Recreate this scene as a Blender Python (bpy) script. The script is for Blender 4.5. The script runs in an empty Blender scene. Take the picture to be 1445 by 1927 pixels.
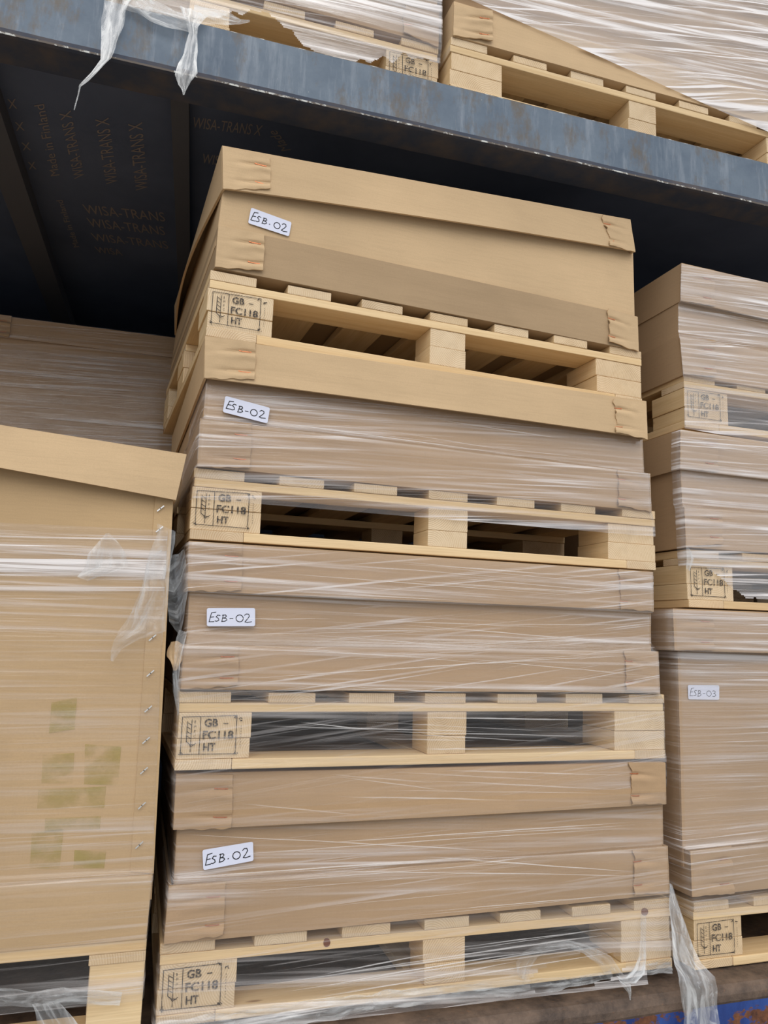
import bpy, bmesh, math, random
from mathutils import Vector, Matrix, noise
random.seed(7)
C = bpy.context.scene.collection
# ------------------------------------------------------------------ camera
IW, IH = 1445.0, 1927.0
FPX, PITCH, YAW, ROLL = 1495.9, 0.1531, 0.3250, 0.0295
CAM = Vector((-0.7497, -1.7483, 1.7779))
_cp, _sp, _cy, _sy = math.cos(PITCH), math.sin(PITCH), math.cos(YAW), math.sin(YAW)
FW = Vector((_sy*_cp, _cy*_cp, _sp)); _R = Vector((_cy, -_sy, 0)); _U = _R.cross(FW)
RT = math.cos(ROLL)*_R + math.sin(ROLL)*_U
UP = -math.sin(ROLL)*_R + math.cos(ROLL)*_U
cd = bpy.data.cameras.new('camera'); cam = bpy.data.objects.new('camera', cd); C.objects.link(cam)
cd.sensor_fit = 'VERTICAL'; cd.sensor_height = 24.0; cd.lens = 24.0*FPX/IH
cd.clip_start = 0.02
m = Matrix((RT, UP, -FW)).transposed().to_4x4(); m.translation = CAM
cam.matrix_world = m
bpy.context.scene.camera = cam
# ------------------------------------------------------------------ light
sc = bpy.context.scene
sc.view_settings.view_transform = 'Standard'; sc.view_settings.look = 'None'
sc.view_settings.gamma = 1.0; sc.view_settings.use_curve_mapping = False
sc.view_settings.exposure = 0.47
w = bpy.data.worlds.new('overcast_sky'); sc.world = w; w.use_nodes = True
wn = w.node_tree; wn.nodes.clear()
wo = wn.nodes.new('ShaderNodeOutputWorld'); wb = wn.nodes.new('ShaderNodeBackground')
tc = wn.nodes.new('ShaderNodeTexCoord'); sx = wn.nodes.new('ShaderNodeSeparateXYZ'); cr = wn.nodes.new('ShaderNodeValToRGB')
cr.color_ramp.elements[0].position = 0.0; cr.color_ramp.elements[0].color = (0.52, 0.56, 0.62, 1)
cr.color_ramp.elements[1].position = 1.0; cr.color_ramp.elements[1].color = (1.0, 1.0, 1.0, 1)
wn.links.new(tc.outputs['Generated'], sx.inputs[0]); wn.links.new(sx.outputs['Z'], cr.inputs[0])
wn.links.new(cr.outputs[0], wb.inputs[0]); wb.inputs[1].default_value = 1.0; wn.links.new(wb.outputs[0], wo.inputs[0])
sd = bpy.data.lights.new('sun_through_cloud', 'SUN'); sd.energy = 0.9; sd.angle = math.radians(50); sd.color = (1, 0.97, 0.93)
so = bpy.data.objects.new('sun_through_cloud', sd); C.objects.link(so)
so.rotation_euler = Vector((0.25, 1.0, -0.75)).to_track_quat('-Z', 'Y').to_euler()

# ------------------------------------------------------------------ pixel -> place
def at(px, py, y0=0.0, yaw=0.0, xc=0.0):
    """point of the upright plane y = y0 + yaw*(x-xc) seen at that pixel"""
    d = FW + RT*((px-IW/2)/FPX) - UP*((py-IH/2)/FPX)
    n = Vector((-yaw, 1, 0)); o = Vector((xc, y0, 0))
    return CAM + d*(n.dot(o-CAM)/n.dot(d))
def atz(px, py, z):
    d = FW + RT*((px-IW/2)/FPX) - UP*((py-IH/2)/FPX)
    return CAM + d*((z-CAM.z)/d.z)
def nz(*a): return noise.noise(Vector(a))
def lerp(a, b, t): return a + (b-a)*t

# ------------------------------------------------------------------ materials
class NT:
    def __init__(s, name):
        s.m = bpy.data.materials.new(name); s.m.use_nodes = True; s.t = s.m.node_tree; s.t.nodes.clear()
    def n(s, typ, **kw):
        nd = s.t.nodes.new(typ)
        for k, v in kw.items():
            if k.startswith('i_'): nd.inputs[k[2:].replace('_', ' ')].default_value = v
            else: setattr(nd, k, v)
        return nd
    def l(s, a, b): s.t.links.new(a, b)
    def uv(s, name='UVMap'): return s.n('ShaderNodeUVMap', uv_map=name).outputs[0]
    def obj(s): return s.n('ShaderNodeTexCoord').outputs['Object']
    def mapv(s, v, scale, loc=(0, 0, 0)):
        mp = s.n('ShaderNodeMapping'); s.l(v, mp.inputs[0]); mp.inputs['Scale'].default_value = scale; mp.inputs['Location'].default_value = loc; return mp.outputs[0]
    def noise(s, v, scale=1, detail=3, rough=0.55, dist=0):
        nd = s.n('ShaderNodeTexNoise'); s.l(v, nd.inputs['Vector']); nd.inputs['Scale'].default_value = scale
        nd.inputs['Detail'].default_value = detail; nd.inputs['Roughness'].default_value = rough; nd.inputs['Distortion'].default_value = dist
        return nd.outputs['Fac']
    def ramp(s, f, stops):
        r = s.n('ShaderNodeValToRGB'); s.l(f, r.inputs[0]); e = r.color_ramp.elements
        while len(e) < len(stops): e.new(0.5)
        for q, (p, c) in zip(e, stops):
            q.position = p; q.color = (c, c, c, 1) if isinstance(c, (int, float)) else (*c, 1)
        return r.outputs[0]
    def mix(s, f, a, b, mode='MIX'):
        r = s.n('ShaderNodeMix', data_type='RGBA', blend_type=mode)
        for inp, v in ((r.inputs[0], f), (r.inputs[6], a), (r.inputs[7], b)):
            if hasattr(v, 'is_linked'): s.l(v, inp)
            elif isinstance(v, (int, float)): inp.default_value = v
            else: inp.default_value = (*v, 1)
        return r.outputs[2]
    def math(s, op, a, b=0.0, clamp=False):
        r = s.n('ShaderNodeMath', operation=op, use_clamp=clamp)
        for inp, v in ((r.inputs[0], a), (r.inputs[1], b)):
            if hasattr(v, 'is_linked'): s.l(v, inp)
            else: inp.default_value = v
        return r.outputs[0]
    def bump(s, h, strength=0.3, dist=0.002):
        b = s.n('ShaderNodeBump'); s.l(h, b.inputs['Height']); b.inputs['Strength'].default_value = strength; b.inputs['Distance'].default_value = dist
        return b.outputs[0]
    def pbr(s, col, rough=0.7, normal=None, metal=0.0, spec=0.3):
        p = s.n('ShaderNodeBsdfPrincipled')
        for inp, v in ((p.inputs['Base Color'], col), (p.inputs['Roughness'], rough), (p.inputs['Metallic'], metal)):
            if hasattr(v, 'is_linked'): s.l(v, inp)
            elif isinstance(v, (int, float)): inp.default_value = v
            else: inp.default_value = (*v, 1)
        p.inputs['Specular IOR Level'].default_value = spec
        if normal is not None: s.l(normal, p.inputs['Normal'])
        return p
    def out(s, sh):
        o = s.n('ShaderNodeOutputMaterial'); s.l(sh, o.inputs[0]); return s.m

def simple(name, col, rough=0.6, metal=0.0, spec=0.3):
    n = NT(name); return n.out(n.pbr(col, rough, None, metal, spec).outputs[0])

def cardboard(name, col, var=0.10):
    n = NT(name); o = n.obj()
    rnd = n.n('ShaderNodeObjectInfo').outputs['Random']
    comb = n.n('ShaderNodeCombineXYZ'); n.l(n.math('MULTIPLY', rnd, 37.0), comb.inputs[0]); n.l(n.math('MULTIPLY', rnd, 11.0), comb.inputs[2])
    va = n.n('ShaderNodeVectorMath', operation='ADD'); n.l(o, va.inputs[0]); n.l(comb.outputs[0], va.inputs[1]); v = va.outputs[0]
    big = n.noise(v, 2.2, 3)
    fine = n.noise(n.mapv(v, (1, 1, 1)), 420, 2)
    fibre = n.noise(n.mapv(v, (14, 14, 260)), 1, 3)
    flute = n.noise(n.mapv(v, (160, 160, 3)), 1, 2)
    c0 = tuple(x*(1-var) for x in col); c1 = tuple(min(1, x*(1+var)) for x in col)
    c = n.mix(n.ramp(big, [(0.3, 0.0), (0.7, 1.0)]), c0, c1)
    c = n.mix(n.math('MULTIPLY', n.ramp(fine, [(0.35, 0), (0.75, 1)]), 0.16), c, tuple(x*0.55 for x in col))
    c = n.mix(n.math('MULTIPLY', n.ramp(fibre, [(0.45, 0), (0.7, 1)]), 0.16), c, tuple(x*0.66 for x in col))
    c = n.mix(n.math('MULTIPLY', n.ramp(n.noise(v, 9, 4), [(0.62, 0), (0.8, 1)]), 0.15), c, tuple(x*0.6 for x in col))
    h = n.math('ADD', n.math('MULTIPLY', flute, 0.5), n.math('MULTIPLY', fine, 0.25))
    p = n.pbr(c, 0.78, n.bump(h, 0.12, 0.002), 0, 0.25)
    return n.out(p.outputs[0])
M = {}
M['card'] = cardboard('kraft_cardboard', (0.565, 0.400, 0.232))
M['card_old'] = cardboard('kraft_cardboard_brown', (0.440, 0.293, 0.168))
M['card_grey'] = cardboard('kraft_cardboard_dusty', (0.395, 0.275, 0.160))
M['card_tan'] = cardboard('kraft_cardboard_tan', (0.505, 0.345, 0.185))
M['card_edge'] = simple('cardboard_cut_edge', (0.27, 0.17, 0.09), 0.9)

def wood_long(name, a, b):
    n = NT(name); v = n.uv()
    g = n.noise(n.mapv(v, (1.6, 34, 1)), 1, 4, 0.6, 0.6)
    g2 = n.noise(n.mapv(v, (9, 320, 1)), 1, 3, 0.6)
    c = n.mix(n.ramp(g, [(0.30, 0), (0.72, 1)]), a, b)
    c = n.mix(n.math('MULTIPLY', n.ramp(g2, [(0.45, 0), (0.75, 1)]), 0.28), c, tuple(x*0.62 for x in b))
    vo = n.n('ShaderNodeTexVoronoi'); n.l(n.mapv(v, (3.2, 11, 1)), vo.inputs['Vector']); vo.inputs['Scale'].default_value = 1.0
    kn = n.ramp(vo.outputs['Distance'], [(0.0, 1), (0.07, 0.85), (0.10, 0.0)])
    sel = n.ramp(vo.outputs['Color'], [(0.70, 0), (0.72, 1)])
    c = n.mix(n.math('MULTIPLY', kn, sel), c, (0.22, 0.10, 0.045))
    rn = n.n('ShaderNodeObjectInfo').outputs['Random']; c = n.mix(1.0, c, n.ramp(rn, [(0, (.90, .86, .80)), (.35, (1, .97, .93)), (.7, (1, 1, 1)), (1, (.86, .84, .82))]), 'MULTIPLY')
    p = n.pbr(c, 0.72, n.bump(n.math('ADD', g2, g), 0.25, 0.002), 0, 0.25)
    return n.out(p.outputs[0])
def wood_end(name, a, b):
    n = NT(name); v = n.uv()
    wv = n.n('ShaderNodeTexWave', wave_type='RINGS', rings_direction='SPHERICAL'); n.l(v, wv.inputs['Vector'])
    wv.inputs['Scale'].default_value = 66; wv.inputs['Distortion'].default_value = 3.2; wv.inputs['Detail'].default_value = 2; wv.inputs['Detail Scale'].default_value = 0.5
    f = n.noise(v, 600, 2)
    c = n.mix(n.math('MULTIPLY', n.ramp(wv.outputs['Fac'], [(0.25, 0), (0.9, 1)]), n.ramp(n.noise(v, 22, 3), [(0.35, 0.25), (0.6, 1)])), a, b)
    c = n.mix(n.math('MULTIPLY', n.ramp(f, [(0.4, 0), (0.7, 1)]), 0.3), c, tuple(x*0.7 for x in b))
    c = n.mix(n.math('MULTIPLY', n.ramp(n.noise(v, 16, 3), [(0.5, 0), (0.75, 1)]), 0.35), c, tuple(x*0.72 for x in b))
    rn = n.n('ShaderNodeObjectInfo').outputs['Random']; c = n.mix(1.0, c, n.ramp(rn, [(0, (.90, .86, .80)), (.35, (1, .97, .93)), (.7, (1, 1, 1)), (1, (.86, .84, .82))]), 'MULTIPLY')
    p = n.pbr(c, 0.85, n.bump(n.math('ADD', wv.outputs['Fac'], f), 0.3, 0.0015), 0, 0.2)
    return n.out(p.outputs[0])
M['pine'] = wood_long('pine_long_grain', (0.80, 0.615, 0.37), (0.66, 0.465, 0.245))
M['pine_end'] = wood_end('pine_end_grain', (0.74, 0.585, 0.395), (0.615, 0.45, 0.275))
M['pine_dark'] = wood_long('orange_pine', (0.50, 0.29, 0.125), (0.42, 0.23, 0.09))
M['ink'] = None
n = NT('black_stamp_ink')
t_ = n.n('ShaderNodeBsdfTransparent'); p_ = n.pbr((0.035, 0.032, 0.034), 0.8); mx = n.n('ShaderNodeMixShader')
n.l(n.ramp(n.noise(n.obj(), 260, 3), [(0.36, 0.25), (0.52, 0.92)]), mx.inputs[0]); n.l(t_.outputs[0], mx.inputs[1]); n.l(p_.outputs[0], mx.inputs[2])
M['ink'] = n.out(mx.outputs[0])
M['marker'] = simple('black_marker', (0.012, 0.012, 0.014), 0.5)
M['paper'] = simple('white_paper', (0.66, 0.68, 0.80), 0.45)
M['copper'] = simple('copper_staple', (0.62, 0.22, 0.10), 0.35, 0.7)
M['steel'] = simple('steel_staple', (0.75, 0.75, 0.74), 0.3, 0.8)
n = NT('yellow_print'); t_ = n.n('ShaderNodeBsdfTransparent'); p_ = n.pbr((0.47, 0.38, 0.09), 0.7); mx = n.n('ShaderNodeMixShader')
n.l(n.ramp(n.noise(n.mapv(n.obj(), (14, 14, 22)), 1, 4), [(0.36, 0.0), (0.66, 0.34)]), mx.inputs[0]); n.l(t_.outputs[0], mx.inputs[1]); n.l(p_.outputs[0], mx.inputs[2])
M['yellow'] = n.out(mx.outputs[0])

# galvanised blue-grey beam
n = NT('blue_grey_steel'); o = n.obj()
c = n.mix(n.ramp(n.noise(o, 6, 5, 0.65), [(0.3, 0), (0.7, 1)]), (0.068, 0.098, 0.140), (0.135, 0.172, 0.215))
c = n.mix(n.math('MULTIPLY', n.ramp(n.noise(n.mapv(o, (30, 30, 4)), 1, 5, 0.7), [(0.5, 0), (0.75, 1)]), 0.55), c, (0.30, 0.33, 0.37))
c = n.mix(n.math('MULTIPLY', n.ramp(n.noise(n.mapv(o, (11, 11, 5), (3, 0, 1)), 1, 6, 0.75), [(0.50, 0), (0.64, 1)]), 0.8), c, (0.115, 0.088, 0.06))
c = n.mix(n.ramp(n.noise(n.mapv(o, (90, 90, 40)), 1, 3, 0.7), [(0.74, 0), (0.78, 0.7)]), c, (0.5, 0.5, 0.48))
p = n.pbr(c, 0.5, n.bump(n.noise(o, 60, 4), 0.2, 0.003), 0.1, 0.4); M['beam'] = n.out(p.outputs[0])
n = NT('chipped_edge'); o = n.obj()
c = n.mix(n.ramp(n.noise(n.mapv(o, (40, 40, 40)), 1, 4, 0.7), [(0.53, 0), (0.60, 1)]), (0.10, 0.08, 0.065), (0.50, 0.50, 0.47))
M['chip'] = n.out(n.pbr(c, 0.6).outputs[0])
n = NT('dark_flange'); o = n.obj()
c = n.mix(n.ramp(n.noise(o, 14, 5), [(0.4, 0), (0.7, 1)]), (0.045, 0.052, 0.072), (0.090, 0.075, 0.070)); M['flange'] = n.out(n.pbr(c, 0.75, None, 0, 0.15).outputs[0])
n = NT('dark_phenolic_plywood'); o = n.obj()
c = n.mix(n.ramp(n.noise(o, 3, 4), [(0.3, 0), (0.7, 1)]), (0.066, 0.084, 0.130), (0.098, 0.120, 0.178)); M['ply'] = n.out(n.pbr(c, 0.55, n.bump(n.noise(o, 300, 2), 0.2, 0.001), 0, 0.2).outputs[0])  # blue in the base colour stands in for reflected sky
M['plytext'] = simple('faded_brown_print', (0.23, 0.19, 0.17), 0.7)
M['crossbar'] = simple('dark_steel_crossbar', (0.085, 0.085, 0.095), 0.7, 0, 0.15)
M['curtain'] = simple('dark_blue_curtain', (0.09, 0.13, 0.21), 0.7, 0, 0.15)
n = NT('rusty_rail'); o = n.obj()
c = n.mix(n.ramp(n.noise(o, 12, 6, 0.7), [(0.3, 0), (0.7, 1)]), (0.028, 0.020, 0.017), (0.185, 0.125, 0.088))
c = n.mix(n.ramp(n.noise(o, 45, 4, 0.7), [(0.62, 0), (0.72, 0.6)]), c, (0.24, 0.11, 0.045))
p = n.pbr(c, 0.6, n.bump(n.noise(o, 70, 5, 0.7), 0.5, 0.004), 0.1, 0.4); M['rust'] = n.out(p.outputs[0])
n = NT('blue_paint_rusting'); o = n.obj()
ru = n.mix(n.ramp(n.noise(o, 50, 5, 0.7), [(0.3, 0), (0.7, 1)]), (0.055, 0.020, 0.012), (0.20, 0.075, 0.03))
bl = n.mix(n.ramp(n.noise(n.mapv(o, (14, 14, 4)), 1, 4), [(0.35, 0), (0.7, 1)]), (0.010, 0.030, 0.150), (0.028, 0.080, 0.300))
bl = n.mix(n.ramp(n.noise(n.mapv(o, (22, 22, 14)), 1, 5, 0.75), [(0.64, 0), (0.72, 0.8)]), bl, (0.28, 0.30, 0.30))
c = n.mix(n.ramp(n.noise(n.mapv(o, (6.5, 6.5, 11), (0.4, 0, 0.2)), 1, 6, 0.62), [(0.545, 0), (0.57, 1)]), bl, ru)
p = n.pbr(c, 0.5, n.bump(n.noise(o, 60, 5, 0.7), 0.35, 0.003), 0, 0.4); M['blue'] = n.out(p.outputs[0])
n = NT('concrete_yard'); M['yard'] = n.out(n.pbr(n.mix(n.noise(n.obj(), 4, 5), (0.26, 0.25, 0.235), (0.36, 0.35, 0.33)), 0.9).outputs[0])

def film_mat(name, haze=0.055, streak=0.74, dens_gain=1.0, tint=(0.84, 0.79, 0.77), rough=0.22, crumple=False):
    n = NT(name); a = n.uv('UVMap'); b = n.uv('UV2')
    den = n.n('ShaderNodeAttribute', attribute_name='dens').outputs['Fac']
    if crumple:
        s1 = n.noise(n.mapv(a, (7, 46, 1)), 1, 5, 0.65, 0.8); s2 = n.noise(n.mapv(a, (22, 30, 1)), 1, 4, 0.6, 1.2)
        k1 = n.ramp(s1, [(0.46, 0), (0.62, 1)]); k2 = n.ramp(s2, [(0.55, 0), (0.68, 1)])
        msk = 1.0
    else:
        s1 = n.noise(n.mapv(a, (0.75, 46, 1)), 1, 4, 0.62, 0.15); s2 = n.noise(n.mapv(b, (1.1, 95, 1)), 1, 3, 0.6, 0.1)
        k1 = n.ramp(s1, [(0.49, 0), (0.57, 0.40), (0.66, 1)]); k2 = n.ramp(s2, [(0.56, 0), (0.64, 1)])
        msk = n.ramp(n.noise(n.mapv(a, (2.0, 5.0, 1), (5, 3, 0)), 1, 3), [(0.38, 0.25), (0.60, 1.0)])
    st = n.math('MAXIMUM', k1, n.math('MULTIPLY', k2, 0.8))
    st = n.math('MULTIPLY', n.math('MULTIPLY', st, msk), streak*dens_gain)  # whitish streaks: layered folds plus sky glints painted into the opacity
    al = n.math('MULTIPLY', n.math('ADD', st, haze*dens_gain), den, True)
    al = n.math('MINIMUM', al, 0.93)
    hb = n.math('ADD', s1, n.math('MULTIPLY', s2, 0.5))
    nrm = n.bump(hb, 0.45, 0.005)
    p = n.pbr(tint, rough, nrm, 0, 0.5)
    p.inputs['Subsurface Weight'].default_value = 0.0
    tr = n.n('ShaderNodeBsdfTransparent'); tr.inputs[0].default_value = (0.985, 0.98, 0.975, 1)
    m1 = n.n('ShaderNodeMixShader'); n.l(al, m1.inputs[0]); n.l(tr.outputs[0], m1.inputs[1]); n.l(p.outputs[0], m1.inputs[2])
    gl = n.n('ShaderNodeBsdfGlossy'); gl.inputs['Roughness'].default_value = 0.12; n.l(nrm, gl.inputs['Normal'])
    fr = n.n('ShaderNodeFresnel'); fr.inputs['IOR'].default_value = 1.45
    f2 = n.math('MINIMUM', n.math('MULTIPLY', fr.outputs[0], 1.0), 0.13)
    m2 = n.n('ShaderNodeMixShader'); n.l(f2, m2.inputs[0]); n.l(m1.outputs[0], m2.inputs[1]); n.l(gl.outputs[0], m2.inputs[2])
    return n.out(m2.outputs[0])
M['film'] = film_mat('clear_stretch_film')
M['bunch'] = film_mat('bunched_stretch_film', 0.22, 0.60, 1.0, (0.66, 0.67, 0.67), 0.3, True)
M['fold'] = None
n = NT('stretch_film_fold'); tr = n.n('ShaderNodeBsdfTransparent'); p = n.pbr((0.93, 0.90, 0.88), 0.25, None, 0, 0.5)  # milky fold, its near-white colour also paints in the bright highlight
mx = n.n('ShaderNodeMixShader'); den = n.n('ShaderNodeAttribute', attribute_name='dens').outputs['Fac']
n.l(den, mx.inputs[0]); n.l(tr.outputs[0], mx.inputs[1]); n.l(p.outputs[0], mx.inputs[2]); M['fold'] = n.out(mx.outputs[0])

# ------------------------------------------------------------------ object helpers
def link(name, bm, mats, parent=None, base=Vector((0, 0, 0)), smooth=False, recalc=True):
    if recalc: bmesh.ops.recalc_face_normals(bm, faces=bm.faces)
    me = bpy.data.meshes.new(name); bm.to_mesh(me); bm.free()
    for x in (mats if isinstance(mats, (list, tuple)) else [mats]): me.materials.append(x)
    if smooth:
        for p in me.polygons: p.use_smooth = True
    o = bpy.data.objects.new(name, me); C.objects.link(o)
    if parent: o.parent = parent
    else: o.location = base
    return o
def thing(name, label, cat, loc=(0, 0, 0), rot=(0, 0, 0), group=None):
    o = bpy.data.objects.new(name, None); C.objects.link(o); o.location = loc; o.rotation_euler = rot; o.empty_display_size = 0.1
    o['label'] = label; o['category'] = cat
    if group: o['group'] = group
    return o
def struct(name, bm, mats, smooth=False, **k):
    o = link(name, bm, mats, smooth=smooth, **k); o['kind'] = 'structure'; return o
def box(bm, x0, x1, y0, y1, z0, z1, mi=0):
    v = [bm.verts.new((x, y, z)) for z in (z0, z1) for y in (y0, y1) for x in (x0, x1)]
    for q in ((0, 1, 3, 2), (4, 6, 7, 5), (0, 4, 5, 1), (2, 3, 7, 6), (0, 2, 6, 4), (1, 5, 7, 3)):
        f = bm.faces.new([v[i] for i in q]); f.material_index = mi
    return v
def grid_panel(bm, P, nu, nv, t, N, mi=0, disp=None):
    """thick panel: P(u,v)->outer point, N outward normal, t thickness"""
    A = [[None]*(nu+1) for _ in range(nv+1)]; B = [[None]*(nu+1) for _ in range(nv+1)]
    for j in range(nv+1):
        for i in range(nu+1):
            u, v = i/nu, j/nv; p = P(u, v)
            if disp: p = p + N*disp(u, v)
            A[j][i] = bm.verts.new(p); B[j][i] = bm.verts.new(p - N*t)
    def f(*q):
        try: bm.faces.new(q).material_index = mi
        except ValueError: pass
    for j in range(nv):
        for i in range(nu):
            f(A[j][i], A[j][i+1], A[j+1][i+1], A[j+1][i]); f(B[j][i], B[j+1][i], B[j+1][i+1], B[j][i+1])
    for i in range(nu):
        f(A[0][i], B[0][i], B[0][i+1], A[0][i+1]); f(A[nv][i], A[nv][i+1], B[nv][i+1], B[nv][i])
    for j in range(nv):
        f(A[j][0], A[j+1][0], B[j+1][0], B[j][0]); f(A[j][nu], B[j][nu], B[j+1][nu], A[j+1][nu])
def ribbon(bm, pts, ex, ey, o, width, nrm, thick=0.0004):
    """polyline of (x,y) drawn as a thin raised ribbon on the plane o + x*ex + y*ey"""
    P = [o + ex*a + ey*b for a, b in pts]
    for a, b in zip(P[:-1], P[1:]):
        d = (b-a)
        if d.length < 1e-6: continue
        d.normalize(); s = nrm.cross(d).normalized()*width/2; e = d*width*0.35
        q = [a-e-s, b+e-s, b+e+s, a-e+s]
        lo = [bm.verts.new(p) for p in q]; hi = [bm.verts.new(p + nrm*thick) for p in q]
        bm.faces.new(lo[::-1]); bm.faces.new(hi)
        for k in range(4): bm.faces.new((lo[k], lo[(k+1) % 4], hi[(k+1) % 4], hi[k]))
_tc = {}
def text_mesh(body, offset=0.0):
    key = (body, offset)
    if key not in _tc:
        cu = bpy.data.curves.new('txt', 'FONT'); cu.body = body; cu.offset = offset; cu.resolution_u = 3; cu.extrude = 0.0
        to = bpy.data.objects.new('txt', cu); C.objects.link(to); bpy.context.view_layer.update()
        me = bpy.data.meshes.new_from_object(to.evaluated_get(bpy.context.evaluated_depsgraph_get()))
        vs = [v.co.copy() for v in me.vertices]; fs = [tuple(p.vertices) for p in me.polygons]
        bpy.data.objects.remove(to); bpy.data.curves.remove(cu); bpy.data.meshes.remove(me)
        x0 = min(v.x for v in vs); x1 = max(v.x for v in vs); y1 = max(v.y for v in vs)
        _tc[key] = (vs, fs, x0, x1, y1)
    return _tc[key]
def put_text(bm, body, o, ex, ey, width=None, height=None, offset=0.0, jit=0.0):
    """text from o along unit ex / ey with that total width and cap height"""
    vs, fs, x0, x1, y1 = text_mesh(body, offset)
    sx_ = width/(x1-x0); sy_ = height/y1
    q = [bm.verts.new(o + ex*((v.x-x0)*sx_) + ey*(v.y*sy_)) for v in vs]
    for f in fs:
        try: bm.faces.new([q[i] for i in f])
        except ValueError: pass

# ------------------------------------------------------------------ pallets
HB, HK, HS, HD = 0.021, 0.0948, 0.0195, 0.0216
PH = HB+HK+HS+HD
def wood_piece(bm, x0, x1, y0, y1, z0, z1, axis, ends=None):
    """sawn board with eased, slightly uneven edges; grain along axis; end faces get the ring pattern"""
    uvl = bm.loops.layers.uv.get('UVMap') or bm.loops.layers.uv.new('UVMap')
    n0 = len(bm.verts); before = set(bm.verts)
    vs = box(bm, x0, x1, y0, y1, z0, z1)
    fs = list({f for v in vs for f in v.link_faces}); es = list({e for v in vs for e in v.link_edges})
    r = bmesh.ops.bevel(bm, geom=es, offset=random.uniform(0.0012, 0.0026), segments=2, profile=0.6, affect='EDGES', clamp_overlap=True)
    new = [v for v in bm.verts if v not in before]; fcs = {f for v in new for f in v.link_faces}
    ou, ov = random.uniform(0, 50), random.uniform(0, 50)
    cx = random.uniform(-0.3, 1.3)*(x1-x0)+x0; cz = random.choice([z0-random.uniform(.0, .04), z1+random.uniform(0, .03), random.uniform(z0, z1)])
    cyy = random.uniform(y0, y1)
    for f in fcs:
        nn = f.normal if f.normal.length > 0 else Vector((0, 0, 1)); f.normal_update(); nn = f.normal
        end = (abs(nn.y) > 0.7) if axis == 'Y' else (abs(nn.x) > 0.7)
        f.material_index = 1 if end else 0
        for l in f.loops:
            c = l.vert.co
            if end: l[uvl].uv = (c.x-cx, c.z-cz) if axis == 'Y' else (c.y-cyy, c.z-cz)
            else:
                a, b = (c.y, c.x) if axis == 'Y' else (c.x, c.y)
                b2 = c.z if abs(nn.z) < 0.5 else b
                l[uvl].uv = (a+ou, b2+ov + (3 if abs(nn.z) < .5 else 0))

def ippc_stamp(parent, x0, x1, zb, zt, y, style=0, jig=0.0):
    """heat treatment stamp printed on the end of the corner block"""
    bm = bmesh.new(); wd, ht = x1-x0, zt-zb; N = Vector((0, -1, 0)); X = Vector((1, 0, 0)); Z = Vector((0, 0, 1)); O = Vector((x0, y, zb)); k = 0.0014
    def rb(pts, w=k): ribbon(bm, [(a*wd, b*ht) for a, b in pts], X, Z, O, w, N, 0.0002)
    rb([(0.06, 0.08), (0.06, 0.90), (0.80, 0.93), (0.80, 0.07), (0.06, 0.08)])
    rb([(0.31, 0.08), (0.305, 0.91)])
    rb([(0.13, 0.80), (0.13, 0.36), (0.17, 0.30), (0.24, 0.28)]); rb([(0.19, 0.84), (0.19, 0.13)])
    for i in range(4):
        zc = 0.42 + i*0.10; rb([(0.13, zc+0.06), (0.19, zc)], k*0.9)
    rb([(0.19, 0.24), (0.16, 0.33)], k*.8); rb([(0.19, 0.24), (0.26, 0.32)], k*.8)
    for i, ch in enumerate('IPPC'):
        put_text(bm, ch, O + X*(0.225*wd) + Z*((0.76-i*0.105)*ht) + N*0.0003, X, Z, 0.0020 if ch == 'I' else 0.0042, 0.0055)
    tx = X*(0.36*wd)
    put_text(bm, 'GB', O + tx + Z*(0.685*ht) + N*0.0003, X, Z, 0.185*wd, 0.175*ht, 0.028)
    rb([(0.62, 0.75), (0.68, 0.75)], k*1.5)
    put_text(bm, 'FC118', O + X*(0.345*wd) + Z*(0.41*ht) + N*0.0003, X, Z, 0.42*wd, 0.185*ht, 0.028)
    put_text(bm, 'HT', O + tx + Z*(0.145*ht) + N*0.0003, X, Z, 0.165*wd, 0.175*ht, 0.028)
    for (a, b) in ((0.80, 0.08), (0.86, 0.85), (0.06, 0.10), (0.78, 0.90)):   # smudged ink at the corners
        for _ in range(7):
            a2, b2 = a+random.gauss(0, .014), b+random.gauss(0, .02); rb([(a2, b2), (a2+random.uniform(-.02, .02), b2+random.uniform(-.02, .02))], k*random.uniform(.5, 1.2))
    for i in range(9): rb([(0.865, 0.2+i*.06), (0.865, 0.225+i*.06)], k*.6)
    if bm.verts:
        return link('ink_stamp', bm, M['ink'], parent, recalc=False)

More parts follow.
